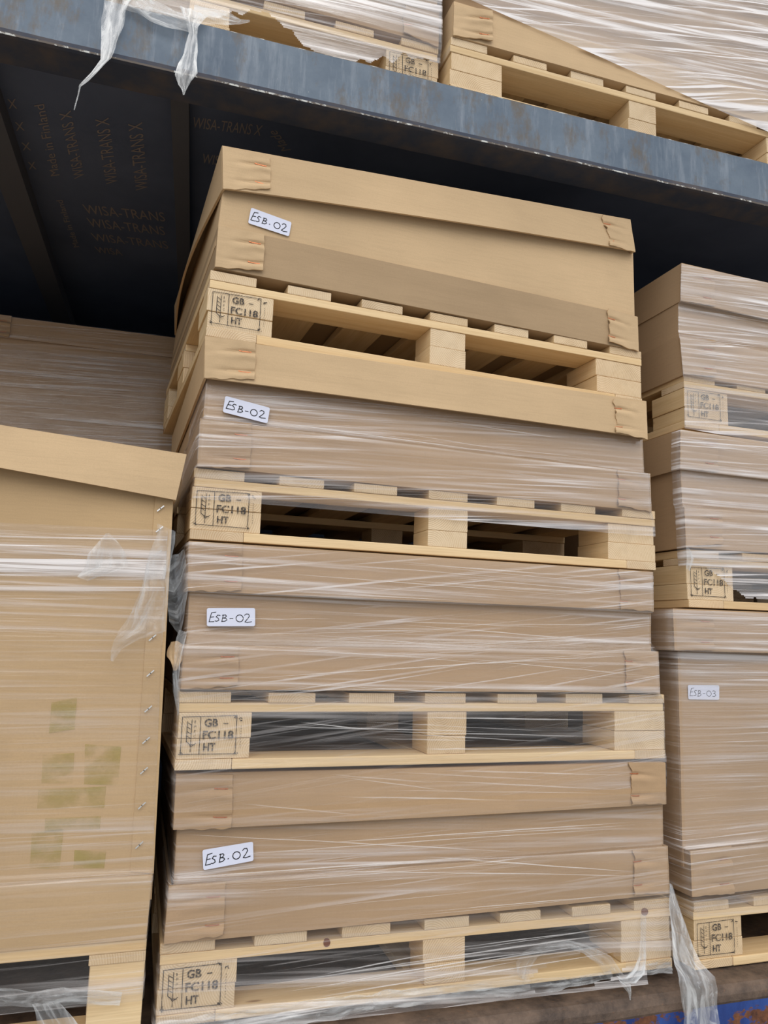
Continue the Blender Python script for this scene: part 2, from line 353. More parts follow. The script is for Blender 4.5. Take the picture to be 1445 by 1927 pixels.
def pallet(label, x0, y0, z0, yaw, roll, W=1.2, D=1.0, decks=None, blocks=None, stamp='left', stack=0, h=1.0, dark=False, crossdeck=False):
    """origin = left front bottom corner.  decks / blocks: lists of (u0,u1) across the front"""
    th = thing('wooden_pallet', label, 'pallet', (x0, y0, z0), (0, -roll, yaw), 'pallets under the boxes')
    mats = [M['pine'], M['pine_end']]
    decks = decks or [(0, .125), (.205, .310), (.385, .480), (.548, .648), (.722, .818), (.895, .985), (1.08, 1.2)]
    blocks = blocks or [(0, .155), (.545, .645), (1.055, 1.2)]
    rj = lambda s=0.002: random.uniform(-s, s)
    zb, zk, zs = HB, HB+HK, HB+HK+HS
    if not crossdeck:
        for (a, b) in decks:
            bm = bmesh.new(); wood_piece(bm, a, b, rj(), D+rj(), zs, zs+HD+rj(.001), 'Y'); link('deck_board', bm, mats, th)
        for yy in (0.0, D/2-.05, D-.1):
            bm = bmesh.new(); wood_piece(bm, 0+rj(), W+rj(), yy+0.001+rj(.001), yy+.1, zk, zs-.0004, 'X'); link('stringer_board', bm, mats, th)
        for (a, b) in blocks:
            for r, yy in enumerate((0.0, D/2-.05, D-.145 if a in (0,) or b > W-.01 else D-.1)):
                bl = None
                dy = 0.145 if (a == blocks[0][0] or b == blocks[-1][1]) else 0.1
                zm = lerp(zb, zk, 0.47+rj(.05))
                bm = bmesh.new(); wood_piece(bm, a+rj(.0015), b+rj(.0015), yy+rj(.0015)+.003, yy+dy, zb+.0004, zm-.0006, 'Y'); wood_piece(bm, a+rj(.003), b+rj(.003), yy+rj(.0015)+.003, yy+dy, zm, zk-.0004, 'Y')
                bl = link('block', bm, mats, th)
                if r == 0 and stamp and ((stamp == 'left' and a == blocks[0][0]) or (stamp == 'right' and b == blocks[-1][1])):
                    ippc_stamp(bl, a, b, zb+.004, zk, -0.0004)
        e0, e1 = blocks[0][1]-blocks[0][0]-.03, .09
        for (a, b, c, d, ax) in ((0, .115, 0, D, 'Y'), (W-.09, W, 0, D, 'Y'), (.1155, W-.0905, 0, .1, 'X'), (.1155, W-.0905, D-.1, D, 'X'), (.55, .64, .101, D-.101, 'Y')):
            bm = bmesh.new(); wood_piece(bm, a, b, c+rj(.001), d, 0, zb, ax); link('bottom_board', bm, mats, th)
    else:   # seen from its short side: deck boards run along the front
        y = 0.0
        for k in range(7):
            bm = bmesh.new(); wood_piece(bm, 0, W, y, y+.1, zs, zs+HD, 'X'); link('deck_board', bm, mats, th); y += .15
        for (a, b) in blocks:
            bm = bmesh.new(); wood_piece(bm, a, b, 0.001, D, zk, zs-.0004, 'Y'); link('stringer_board', bm, mats, th)
            for yy in (0.0, D/2-.07, D-.145):
                bm = bmesh.new(); wood_piece(bm, a+.003, b, yy+.004, yy+.145, zb+.0004, zk-.0004, 'X'); link('block', bm, mats, th)
        for (a, b, c, d, ax) in ((0, W, 0, .1, 'X'), (0, W, D-.1, D, 'X'), (0, .1, .101, D-.101, 'Y'), (W-.1, W, .101, D-.101, 'Y')):
            bm = bmesh.new(); wood_piece(bm, a, b, c, d, 0, zb, ax); link('bottom_board', bm, mats, th)
    return th

# ------------------------------------------------------------------ cardboard boxes
T = 0.006
class Plane:
    def __init__(s, y0, yaw=0.0, xc=0.0): s.y0, s.yaw, s.xc = y0, yaw, xc
    def at(s, px, py, off=0.0): return at(px, py, s.y0+off, s.yaw, s.xc)
    def n(s): return Vector((math.sin(s.yaw), -math.cos(s.yaw), 0))
def quad_fn(tl, tr, br, bl):
    return lambda u, v: (tl.lerp(tr, u)).lerp(bl.lerp(br, u), v)     # v down
def shell(name, mat, th, base, pl, q, D, cap=None, bulge=0.0, flare=0.0, seed=0, sideflare=0.0, nu=36, nv=8, t=T):
    """four cardboard walls standing behind the front outline q=(tl,tr,br,bl), plus top or bottom"""
    tl, tr, br, bl = [p-base for p in q]; N = pl.n(); back = -N*D
    bm = bmesh.new()
    Pf = quad_fn(tl, tr, br, bl)
    def df(u, v):
        return (bulge*math.sin(math.pi*u)**.8*(v if cap == 'top' else (1-v) if cap == 'bottom' else math.sin(math.pi*v))
                + flare*(v if cap == 'top' else (1-v))**2 + 0.0012*nz(u*5+seed, v*3, seed))
    grid_panel(bm, Pf, nu, nv, t, N, disp=df)
    X = (tr-tl).normalized()
    for sgn, a, b in ((-1, tl, bl), (1, tr, br)):
        P = (lambda a, b: (lambda u, v: a.lerp(b, v)+back*(0.004+0.996*u)))(a, b)
        grid_panel(bm, P, 14, nv, t, X*sgn, disp=lambda u, v, s=sgn: sideflare*math.sin(math.pi*min(1, u*1.0))*(v if cap == 'top' else 1-v) + 0.0006)
    grid_panel(bm, quad_fn(tl+back, tr+back, br+back, bl+back), 4, 2, t, -N)
    if cap:
        a, b = (tl, tr) if cap == 'top' else (bl, br)
        Nz = Vector((0, 0, 1 if cap == 'top' else -1)); a2, b2 = a-N*0.0015+Nz*.0005, b-N*0.0015+Nz*.0005
        grid_panel(bm, lambda u, v: a2.lerp(b2, u)+back*v, 2, 2, t, Nz)
    return link(name, bm, mat, th)
def flap(th, part, pl, base, px_quad, side, mat, off=-0.0045, staple_vs=(0.27, 0.80), torn=0.0, seed=1, bulge=0.0):
    """glued-over corner flap with two staples and pinched creases"""
    q = [pl.at(x, y, off)-base for x, y in px_quad]; N = pl.n(); P = quad_fn(*q); bm = bmesh.new()
    wid = (q[1]-q[0]).length; hgt = (q[3]-q[0]).length
    su = 0.80 if side == 'L' else 0.12
    kf = 0.8 if mat is M['card_old'] else 1.0
    def disp(u, v):
        return kf*disp0(u, v)
    def disp0(u, v):
        d = 0.0
        for k, sv in enumerate(staple_vs):
            e = (v-sv-0.10*(abs(u-su))*(1 if k == 0 else -.4)); reach = math.exp(-((u-su)/0.42)**2)
            d -= 0.0050*reach*math.exp(-(e/0.05)**2); d += 0.0035*reach*math.exp(-((e-0.13)/0.09)**2)
        edge = u if side == 'L' else 1-u
        d += 0.003*edge**3*(0.4+0.6*v) + 0.0012*nz(u*4+seed, v*5, seed*1.7) + 0.0018*max(0, v-.85)/.15*edge
        return d
    def P2(u, v):
        p = P(u, v)
        if torn and side == 'R':
            e = max(0, 1-u*6); p = p + (q[1]-q[0]).normalized()*e*torn*(.8*nz(v*3.2+seed, seed, 0.3)+.25*nz(v*13, seed, 2))
        elif side == 'L':
            e = max(0, u*6-5); p = p + (q[1]-q[0]).normalized()*e*0.0025*nz(v*6+seed, seed, 0.3)
        e = max(0, v*8-7); p = p + (q[3]-q[0]).normalized()*e*0.003*nz(u*5+seed, 3.1, seed)
        return p
    grid_panel(bm, P2, 36, 30, 0.0035, N, disp=disp)
    f = link('corner_flap', bm, mat, part, smooth=False)
    X = (q[1]-q[0]).normalized(); Z = (q[0]-q[3]).normalized()
    for sv in staple_vs:
        c = P(su, sv) + N*(disp(su, sv)+0.0010)
        bm = bmesh.new(); L = 0.0135*(1 if side == 'L' else .8)
        ribbon(bm, [(-L, 0.001), (-L*.6, 0), (L*.7, 0), (L, .0005)], X, Z, c, 0.0018, N, 0.0012)
        link('staple', bm, M['copper'], f)
    return f

HAND = {
 'E': [[(.10, .74), (.05, .24), (.15, .25)], [(.10, .74), (.19, .78)], [(.075, .50), (.15, .52)]],
 'S': [[(.27, .60), (.22, .62), (.19, .52), (.235, .43), (.245, .32), (.20, .26), (.165, .28)]],
 'B': [[(.345, .62), (.315, .24)], [(.325, .60), (.39, .62), (.41, .55), (.38, .46), (.335, .44), (.40, .42), (.42, .34), (.38, .26), (.31, .24)]],
 '-': [[(.475, .40), (.54, .41)]],
 '0': [[(.67+.075*math.cos(t*math.pi/8+1.2), .44+.19*math.sin(t*math.pi/8+1.2)) for t in range(17)]],
 '2': [[(.785, .60), (.82, .67), (.87, .66), (.885, .55), (.85, .42), (.79, .25), (.84, .22), (.93, .26)]],
 '3': [[(.785, .62), (.83, .67), (.88, .60), (.86, .50), (.82, .47), (.88, .42), (.89, .32), (.84, .24), (.78, .27)]],
}
def note(th, pl, base, px_quad, off, text='ESB-02', seed=0, w=0.0018, dot=False):
    q = [pl.at(x, y, off)-base for x, y in px_quad]; N = pl.n()
    tl, tr, br, bl = q; P = quad_fn(*q); bm = bmesh.new()
    # rounded rectangle sheet
    W_, H_ = (tr-tl).length, (bl-tl).length; r = 0.004; pts = []
    for (cx, cy, a0) in ((r, r, 180), (W_-r, r, 270), (W_-r, H_-r, 0), (r, H_-r, 90)):
        for k in range(5):
            a = math.radians(a0+k*22.5); pts.append(((cx+r*math.cos(a))/W_, (cy+r*math.sin(a))/H_))
    lo = [bm.verts.new(P(u, v)) for u, v in pts]; hi = [bm.verts.new(P(u, v)+N*0.0006) for u, v in pts]
    bm.faces.new(lo); bm.faces.new(hi); k = len(lo)
    for i in range(k): bm.faces.new((lo[i], lo[(i+1) % k], hi[(i+1) % k], hi[i]))
    lab = link('paper_label', bm, M['paper'], th); lab['label'] = 'white paper label with handwritten ' + text.replace('-', ' ')
    bm = bmesh.new(); rr = random.Random(seed)
    X, Y = (br-bl), (tl-bl)
    for ch in ('E', 'S', 'B', '-', '0', text[-1]):
        dx, dy, s = rr.uniform(-.008, .008), rr.uniform(-.02, .02), rr.uniform(.93, 1.07)
        for ln in HAND[ch]:
            if ch == '-' and dot: ln = [(.495, .33), (.51, .34)]
            ribbon(bm, [(a+dx, 0.46+(b-.46)*s+dy) for a, b in ln], X, Y, bl+N*0.0007, w, N, 0.0003)
    link('handwriting', bm, M['marker'], lab)
    return lab

def pallet_box(label, pl, D, lid=None, sleeve=None, tray=None, mats=('card', 'card', 'card'), offs=(-.010, .004, -.006),
               flaps=(), notes=(), lid_kw={}, tray_kw={}, group='cardboard boxes on pallets'):
    pts = (tray or sleeve or lid)
    base = pl.at(*((pts[3])), offs[2]); base = Vector((base.x, base.y, base.z))
    th = thing('pallet_box', label, 'cardboard box', base, (0, 0, 0), group)
    parts = {}
    if sleeve:
        q = [pl.at(x, y, offs[1]) for x, y in sleeve]
        dl = (q[3]-q[0]).normalized(); dr = (q[2]-q[1]).normalized()
        ext_t, ext_b = (0.045 if lid else 0), (0.05 if tray else 0)
        q = [q[0]-dl*ext_t, q[1]-dr*ext_t, q[2]+dr*ext_b, q[3]+dl*ext_b]
        if lid:   # never poke through the lid
            zt = min(pl.at(*lid[0], offs[0]).z, pl.at(*lid[1], offs[0]).z) - .009
            zl, zr = pl.at(*lid[0], offs[0]).z-.009, pl.at(*lid[1], offs[0]).z-.009
            if q[0].z > zl: q[0].z = zl
            if q[1].z > zr: q[1].z = zr
        if tray:
            zl, zr = pl.at(*tray[3], offs[2]).z+.008, pl.at(*tray[2], offs[2]).z+.008
            if q[3].z < zl: q[3].z = zl
            if q[2].z < zr: q[2].z = zr
        parts['sleeve'] = shell('sleeve', M[mats[1]], th, base, pl, q, D-.02, None, seed=1.3)
    if tray:
        q = [pl.at(x, y, offs[2]) for x, y in tray]
        parts['tray'] = shell('base_tray', M[mats[2]], th, base, pl, q, D, 'bottom', seed=2.1, **tray_kw)
    if lid:
        q = [pl.at(x, y, offs[0]) for x, y in lid]
        parts['lid'] = shell('lid', M[mats[0]], th, base, pl, q, D+.004, 'top', seed=4.7, **lid_kw)
    for (pn, quad, side, mat, torn) in flaps:
        o = {'lid': offs[0], 'tray': offs[2]}[pn]
        flap(th, parts[pn], pl, base, quad, side, M[mat], o-.0042, torn=torn, seed=quad[0][0]*.01)
    for kw in notes: note(th, pl, base, **kw)
    return th, parts, base

# ------------------------------------------------------------------ stretch film
def film(label, pl, rows, wrapL=0.25, wrapR=0.03, s1=(0.0, 0.0), s2=(0.06, 0.0), hole=None, step=0.007, nu=110, amp=0.0014, folds=(), mat='film', extra=None, seed=0.0, sag=0.0, place='film on pallet'):
    """rows: (left px, right px, offset from the plane, density) from top to bottom"""
    pts = [(pl.at(*l, o), pl.at(*r, o), d) for l, r, o, d in rows]
    base = pts[-1][0].lerp(pts[-1][1], .5); N = pl.n()
    S = []
    for (a, b, d), (a2, b2, d2) in zip(pts[:-1], pts[1:]):
        k = max(1, int((a-a2).length/step))
        for i in range(k): t = i/k; S.append((a.lerp(a2, t), b.lerp(b2, t), lerp(d, d2, t)))
    S.append(pts[-1])
    nl = max(0, int(wrapL/.03)); nr = max(0, int(wrapR/.03)+1) if wrapR else 0
    bm = bmesh.new(); u1 = bm.loops.layers.uv.new('UVMap'); u2 = bm.loops.layers.uv.new('UV2'); dl = bm.verts.layers.float.new('dens')
    G = []; UVs = {}; sv = 0.0; prev = None
    for (a, b, d) in S:
        if prev is not None: sv += (a-prev).length
        prev = a; row = []
        L = (b-a).length; X = (b-a)/L
        for i in range(-nl, nu+nr+1):
            if i < 0: p = a - X*0.004 + (-N)*(wrapL*(-i)/nl); uu = -wrapL*(-i)/nl; nn = -X
            elif i > nu: p = b + X*0.004 + (-N)*(wrapR*(i-nu)/nr); uu = L + wrapR*(i-nu)/nr; nn = X
            else: p = a.lerp(b, i/nu); uu = L*i/nu; nn = N
            w_ = abs(nz(uu*1.3+seed, sv*55, seed))*amp*2 + nz(uu*3, sv*9, seed+4)*amp*.6
            p = p + nn*(w_*min(1, 0.3+d))
            v = bm.verts.new(p-base); v[dl] = d; row.append(v)
            c = uu
            UVs[v] = ((uu+seed*3.3, sv + s1[0]*uu + s1[1]*uu*uu + seed), (uu+seed, sv + s2[0]*uu + s2[1]*uu*uu + seed*2.1), uu/L, sv)
        G.append(row)
    tot = sv
    for j in range(len(G)-1):
        for i in range(len(G[0])-1):
            q = (G[j][i], G[j][i+1], G[j+1][i+1], G[j+1][i])
            if hole:
                _, _, fu, fv = UVs[q[0]]
                if hole(fu, fv/tot): continue
            f = bm.faces.new(q); f.smooth = True
            for l in f.loops: l[u1].uv = UVs[l.vert][0]; l[u2].uv = UVs[l.vert][1]
    bmesh.ops.delete(bm, geom=[v for v in bm.verts if not v.link_faces], context='VERTS')
    # separate stronger folds lying on the sheet
    for (p0, p1, wd, dn) in folds:
        a, b = pl.at(*p0, rows[0][2]-.0035)-base, pl.at(*p1, rows[0][2]-.0035)-base
        k = max(6, int((b-a).length/.02)); X = (b-a).normalized(); Zs = N.cross(X).normalized(); pr = None
        for i in range(k+1):
            t = i/k; c = a.lerp(b, t) + Zs*(0.0015*nz(t*4+p0[1], seed, 1)) + N*0.001; ww = wd*math.sin(math.pi*min(1, max(0.02, t*.96+.02)))**.6*(0.75+.5*nz(t*9, p0[0], 2))
            vs = [bm.verts.new(c-Zs*ww/2), bm.verts.new(c+N*ww*.35), bm.verts.new(c+Zs*ww/2)]
            vs[0][dl] = dn*.15; vs[1][dl] = dn*math.sin(math.pi*min(1, max(.0, t)))**.5; vs[2][dl] = dn*.15
            if pr:
                for s in (0, 1):
                    f = bm.faces.new((pr[s], vs[s], vs[s+1], pr[s+1])); f.material_index = 1; f.smooth = True
            pr = vs
    o = link('stretch_film', bm, [M[mat], M['fold'], M['bunch']], None, base, recalc=False)
    o['label'] = label; o['category'] = 'plastic film'; o['group'] = 'stretch film round the loads'
    return o
def crumple(parent, base, pts, seed=0, dens=1.0, nu=10, amp=0.008, name='torn_tail', ragged=.25, usc=1.0, step=.012):
    """strip of gathered film; pts = (centre, half-width vector)"""
    bm = bmesh.new(); u1 = bm.loops.layers.uv.new('UVMap'); u2 = bm.loops.layers.uv.new('UV2'); dl = bm.verts.layers.float.new('dens')
    rows = []; sv = 0
    S = []
    for (c, h), (c2, h2) in zip(pts[:-1], pts[1:]):
        k = max(2, int((c2-c).length/step))
        for i in range(k): S.append((c.lerp(c2, i/k), h.lerp(h2, i/k)))
    S.append(pts[-1]); pc = None
    for c, h in S:
        if pc is not None: sv += (c-pc).length
        pc = c; row = []; W_ = h.length; X = h.normalized() if W_ > 1e-6 else Vector((1, 0, 0))
        for i in range(nu+1):
            t = 2*i/nu-1
            e = 1+ragged*nz(sv*22, seed+(5 if t > 0 else 9), 1)*abs(t)
            p = c + h*t*e + Vector((0, -1, 0))*(amp*(nz(t*2.2+seed, sv*14, 0)+.5*nz(t*6, sv*30, seed)) * min(1, W_*30)) + X*(amp*.3*nz(t*3, sv*25, seed+7))
            v = bm.verts.new(p-base); v[dl] = dens*(0.55+.45*nz(t*3+seed, sv*9, 5)+.15); row.append((v, (sv*usc+seed, (t*W_)+seed)))
        rows.append(row)
    for j in range(len(rows)-1):
        for i in range(nu):
            q = (rows[j][i], rows[j][i+1], rows[j+1][i+1], rows[j+1][i]); f = bm.faces.new([x[0] for x in q]); f.smooth = True
            for l, x in zip(f.loops, q): l[u1].uv = x[1]; l[u2].uv = x[1]
    return link(name, bm, M['bunch'], parent, recalc=False)

# ================================================================== SETTING
bm = bmesh.new(); box(bm, -30, 30, -30, 12, -.1, 0); struct('floor_yard', bm, M['yard'])
bpy.data.objects['floor_yard'].name = 'ground'
bm = bmesh.new(); box(bm, -7, 7, 0.005, 2.5, .90, .983); struct('floor', bm, M['rust'])
# side rail of the trailer: worn rounded lip, blue face below
bm = bmesh.new(); prof = [(0.006, .982), (-0.030, .981), (-0.062, .979), (-.078, .976), (-.088, .969), (-.093, .958), (-.094, .944), (-.091, .938), (-.0905, .80), (-.02, .80), (0.006, .80)]
nx = 280; rings = []
for i in range(nx+1):
    x = -7+14*i/nx; d = 0.007*nz(x*2.3, 1, 2)+.003*nz(x*9, 4, 2)
    rings.append([bm.verts.new((x, y + (d if 1 <= k < 9 else 0), z + (0.004*nz(x*3, 7, k*.1) if 1 <= k < 8 else 0))) for k, (y, z) in enumerate(prof)])
for a, b in zip(rings[:-1], rings[1:]):
    for k in range(len(prof)):
        k2 = (k+1) % len(prof); f = bm.faces.new((a[k], b[k], b[k2], a[k2])); f.material_index = 1 if k in (7, 8) else 0
bm.faces.new(rings[0]); bm.faces.new(rings[-1][::-1])
struct('trim_1', bm, [M['rust'], M['blue']])
# upper deck beam
BR = 0.021
def bz(x): return 3.178+BR*x
bm = bmesh.new(); nx = 400; prof = [(-.004, .012), (-.026, .0105), (-.030, .006), (-.0305, -.07), (-.0308, -.118), (-.036, -.131), (-.0365, -.136), (-.028, -.138), (.060, -.138), (.060, -.130), (-.02, -.126), (-.02, -.004)]
rings = []
for i in range(nx+1):
    x = -7+14*i/nx
    rings.append([bm.verts.new((x, y+.0015*nz(x*4, z*9, 1), bz(x)+z+.0012*nz(x*14, k, 3))) for k, (y, z) in enumerate(prof)])
for a, b in zip(rings[:-1], rings[1:]):
    for k in range(len(prof)):
        k2 = (k+1) % len(prof); f = bm.faces.new((a[k], b[k], b[k2], a[k2]))
        f.material_index = 1 if k in (0, 1, 5) else (2 if k in (4, 6, 7, 8, 9) else 0)
bm.faces.new(rings[0]); bm.faces.new(rings[-1][::-1])
struct('trim_2', bm, [M['beam'], M['chip'], M['flange']])
bm = bmesh.new(); v = box(bm, -7, 7, -.019, 2.5, -.036, -.002)
for q in v: q.co.z += bz(q.co.x)
struct('ceiling', bm, M['ply'])
ZC = 3.128
# cross bars under the deck
def bar(p, q, wd, ht, nm, mat='crossbar'):
    bm = bmesh.new(); d = (q-p).normalized(); s = Vector((0, 0, 1)).cross(d).normalized()*wd/2
    zt = lambda c: Vector((c.x, c.y, bz(c.x)-.0365))
    vs = []
    for c in (p, q):
        for sg in (-1, 1):
            t = zt(c+s*sg); vs += [bm.verts.new(t), bm.verts.new(t-Vector((0, 0, ht)))]
    for f in ((0, 1, 3, 2), (4, 6, 7, 5), (0, 4, 5, 1), (2, 3, 7, 6), (0, 2, 6, 4), (1, 5, 7, 3)): bm.faces.new([vs[i] for i in f])
    struct(nm, bm, M[mat])
a, b = atz(338, 185, ZC-.03), atz(346, 523, ZC-.03); d = (b-a).normalized(); bar(a+d*(.075-a.y)/d.y, a+d*(2.45-a.y)/d.y, .045, .03, 'trim_3')
a, b = atz(17, 334, ZC-.06), atz(96, 552, ZC-.06); d = (b-a).normalized(); bar(a+d*(.075-a.y)/d.y, a+d*(2.45-a.y)/d.y, .075, .05, 'trim_4')
bm = bmesh.new(); box(bm, -7, 7, 2.5, 2.56, .9, 5.0); struct('wall_back', bm, M['curtain'])
bm = bmesh.new(); box(bm, -7.06, -7, 0, 2.56, .9, 5.0); struct('wall_left', bm, M['curtain'])
bm = bmesh.new(); box(bm, 7, 7.06, 0, 2.56, .9, 5.0); struct('wall_right', bm, M['curtain'])
# prints on the underside of the deck
def deck_print(body, s, e, up):
    z = ZC+.012
    bm = bmesh.new(); o = atz(*s, z); X = atz(*e, z)-o; Y = atz(*up, z)-o
    vs, fs, x0, x1, y1 = text_mesh(body, 0.0)
    q = []
    for v in vs:
        p = o + X*((v.x-x0)/(x1-x0)) + Y*(v.y/y1); p.z = bz(p.x)-.0372; q.append(bm.verts.new(p))
    for f in fs:
        try: bm.faces.new([q[i] for i in f])
        except ValueError: pass
    return bm
W_ = 'WISA-TRANS X'
prints = [(W_, (160, 322), (134, 195), (141, 326)), (W_, (222, 335), (205, 210), (200, 337)), (W_, (279, 348), (268, 220), (256, 350)),
          ('Made in Finland', (113, 318), (84, 182), (97, 320)), ('WISA-TRANS', (162, 392), (312, 410), (155, 374)), ('WISA-TRANS', (170, 417), (312, 436), (163, 400)),
          ('WISA-TRANS', (178, 444), (318, 462), (171, 429)), ('WISA', (184, 467), (232, 473), (178, 455)), ('WISA-TRANS X', (362, 232), (490, 250), (365, 212)),
          ('X', (18, 190), (34, 190), (15, 172)), ('X', (32, 232), (48, 232), (29, 216)), ('X', (44, 270), (60, 270), (41, 255)), ('X', (56, 306), (70, 306), (53, 292)),
          ('Made', (548, 278), (520, 240), (530, 280)), (W_, (380, 300), (500, 318), (383, 282)), ('Made in Finland', (150, 455), (118, 365), (140, 456))]
pt = bpy.data.objects['ceiling']
for b_, s_, e_, u_ in prints:
    link('lettering', deck_print(b_, s_, e_, u_), M['plytext'], pt, recalc=False)

# ================================================================== CENTRE STACK
FIT = {1: (0.0056, 0.0305, 2.4312, 0.0331, -0.0054), 2: (-0.0009, 0.0002, 1.9682, -0.0006, -0.0037), 3: (-0.0018, -0.021, 1.4914, -0.0001, 0.0), 4: (-0.003, -0.0097, 1.0, -0.0325, 0.0097)}
PL = {k: Plane(v[1], v[3], v[0]) for k, v in FIT.items()}
def us(k, spans, yl, yr):
    x0, y0, z0, yaw, roll = FIT[k]; out = []
    for a, b in spans:
        r = []
        for p in (a, b):
            y = yl + (yr-yl)*(p-300)/950.0; q = PL[k].at(p, y); r.append((q.x-x0)/math.cos(yaw)+.6)
        out.append((max(0, r[0]), min(1.2, r[1])))
    out = sorted(out); 
    return out
DECK = {1: ([(401, 482), (541, 623), (680, 757), (809, 880), (930, 994), (1041, 1104), (1147, 1206)], 500, 672),
        2: ([(366, 460), (525.5, 609.6), (665.6, 747), (806.6, 879.7), (934.5, 1005), (1055.7, 1120.5), (1170, 1232)], 886, 970),
        3: ([(337, 435), (505, 593.4), (657, 742), (799.6, 876), (936, 1010), (1065, 1134), (1183, 1248)], 1312, 1314),
        4: ([(301.6, 406), (480, 579), (645, 736), (800, 884), (942.5, 1019), (1077, 1149), (1195, 1260)], 1792, 1692)}
BLK = {1: ([(392, 513), (810, 876), (1124, 1207)], 560, 720), 2: ([(361, 493), (807, 879), (1145, 1234)], 950, 1030),
       3: ([(333, 471), (805, 877), (1158, 1251)], 1385, 1375), 4: ([(295, 445), (799, 877), (1170, 1265)], 1860, 1760)}
PLAB = {1: 'pine pallet under the topmost box of the centre stack', 2: 'pine pallet second from the top of the centre stack, film over its upper edge',
        3: 'pine pallet third from the top of the centre stack, clear film across its openings', 4: 'lowest pine pallet of the centre stack, torn film bunched round its foot'}
for k in (1, 2, 3, 4):
    x0, y0, z0, yaw, roll = FIT[k]
    dk = us(k, *DECK[k]); bk = us(k, *BLK[k]); bk[0] = (0.0, bk[0][1]); bk[-1] = (bk[-1][0], 1.2); dk[0] = (0.0, dk[0][1]); dk[-1] = (dk[-1][0], 1.2)
    pallet(PLAB[k], x0-.6*math.cos(yaw), y0-.6*math.sin(yaw), z0-.6*roll, yaw, roll, decks=dk, blocks=bk)
def knot(px, py, wx, wz):
    par = [o for o in bpy.data.objects if o.name.startswith('stringer_board') and o.parent and o.parent.get('label') == PLAB[4]][0]
    c = PL[4].at(px, py); mw = Matrix.LocRotScale(par.parent.location, par.parent.rotation_euler, None).inverted(); c = mw @ c; c.y = -.0007
    bm = bmesh.new(); v = [bm.verts.new((c.x+wx*math.cos(t/16*2*math.pi)*(1+.12*nz(t, px, 1)), c.y, c.z+wz*math.sin(t/16*2*math.pi)*(1+.12*nz(t, 2, px)))) for t in range(16)]
    w2 = [bm.verts.new((q.co.x, c.y+.004, q.co.z)) for q in v]; bm.faces.new(v); bm.faces.new(w2[::-1])
    for t in range(16): bm.faces.new((v[t], v[t-1], w2[t-1], w2[t]))
    k = link('knot', bm, M['knot'], par); k['label'] = 'dark reddish knot'
M['knot'] = simple('dark_knot', (.17, .06, .03), .5)
knot(615, 1774, .0075, .0085); knot(1213, 1716, .0095, .0085)
STDD = us(3, *DECK[3]); STDB = us(3, *BLK[3]); STDD[0] = (0, STDD[0][1]); STDD[-1] = (STDD[-1][0], 1.2); STDB[0] = (0, STDB[0][1]); STDB[-1] = (STDB[-1][0], 1.2)

pallet_box('topmost unwrapped cardboard box of the centre stack with handwritten label', PL[1], 1.0,
    lid=[(418, 274), (1186, 413), (1195, 473), (419, 355)], sleeve=[(420, 356), (1191, 475), (1194, 594), (411, 424)], tray=[(411, 424), (1200, 596), (1202, 660), (404, 503)],
    mats=('card', 'card', 'card_grey'), offs=(-.014, .004, -.004),
    flaps=[('lid', [(418.5, 274), (508, 297), (508.5, 357), (420, 355.5)], 'L', 'card', 0), ('tray', [(411, 424), (498, 441), (495, 510), (404.5, 502)], 'L', 'card', 0),
           ('lid', [(1134, 404), (1186, 413.5), (1195.5, 474), (1146, 463)], 'R', 'card', .018), ('tray', [(1144.5, 581), (1200, 596), (1202, 661), (1145, 644)], 'R', 'card', .010)],
    notes=[dict(px_quad=[(472.6, 390.8), (548.7, 418.5), (543.5, 445), (466.7, 420)], off=.0005, seed=1, dot=True)], lid_kw=dict(bulge=.010, flare=.002, sideflare=.03))
pallet_box('cardboard box with bare lid, second from the top of the centre stack', PL[2], 1.0,
    lid=[(386, 633), (1216, 755), (1218, 824), (384, 711)], sleeve=[(389, 714), (1209, 826), (1211.5, 889), (382, 787)], tray=[(377, 787), (1223.5, 891), (1226, 963), (371.5, 876.5)],
    mats=('card', 'card_old', 'card_old'), offs=(-.022, .008, -.004),
    flaps=[('lid', [(386, 632), (481, 644), (479, 715), (384.5, 711)], 'L', 'card', 0), ('tray', [(377, 787), (473.6, 797), (470, 882), (371.5, 877)], 'L', 'card_old', 0),
           ('lid', [(1156, 750), (1216, 755.5), (1218.5, 826), (1158, 815)], 'R', 'card', .014), ('tray', [(1163, 883), (1223.5, 891), (1226, 963), (1163, 952)], 'R', 'card_old', .008)],
    notes=[dict(px_quad=[(424, 745), (508, 767.5), (503, 797), (419, 775.4)], off=-.0035, seed=2)], lid_kw=dict(bulge=.008, flare=.002))
pallet_box('film wrapped cardboard box third from the top of the centre stack', PL[3], 1.0,
    lid=[(356, 1018), (1228.5, 1076), (1230, 1150), (352.5, 1112)], sleeve=[(357, 1115), (1224.5, 1152), (1225, 1224), (351, 1214)], tray=[(347, 1214), (1238.6, 1226), (1242, 1304), (340, 1297)],
    mats=('card_old', 'card_old', 'card_old'), offs=(-.006, .008, -.008),
    flaps=[('lid', [(356, 1018), (456, 1024), (454, 1112), (353, 1112)], 'L', 'card_old', 0), ('tray', [(347, 1215), (449, 1216), (447, 1290), (340, 1297)], 'L', 'card_old', 0),
           ('lid', [(1165, 1071), (1228.5, 1076), (1230, 1150), (1167, 1147)], 'R', 'card_old', .008), ('tray', [(1175, 1224), (1238.6, 1226), (1242, 1304), (1178, 1299)], 'R', 'card_old', .008)],
    notes=[dict(px_quad=[(389, 1144.3), (480, 1144.3), (480, 1178.5), (389, 1178.5)], off=-.004, seed=3, w=.0015)], lid_kw=dict(bulge=.006))
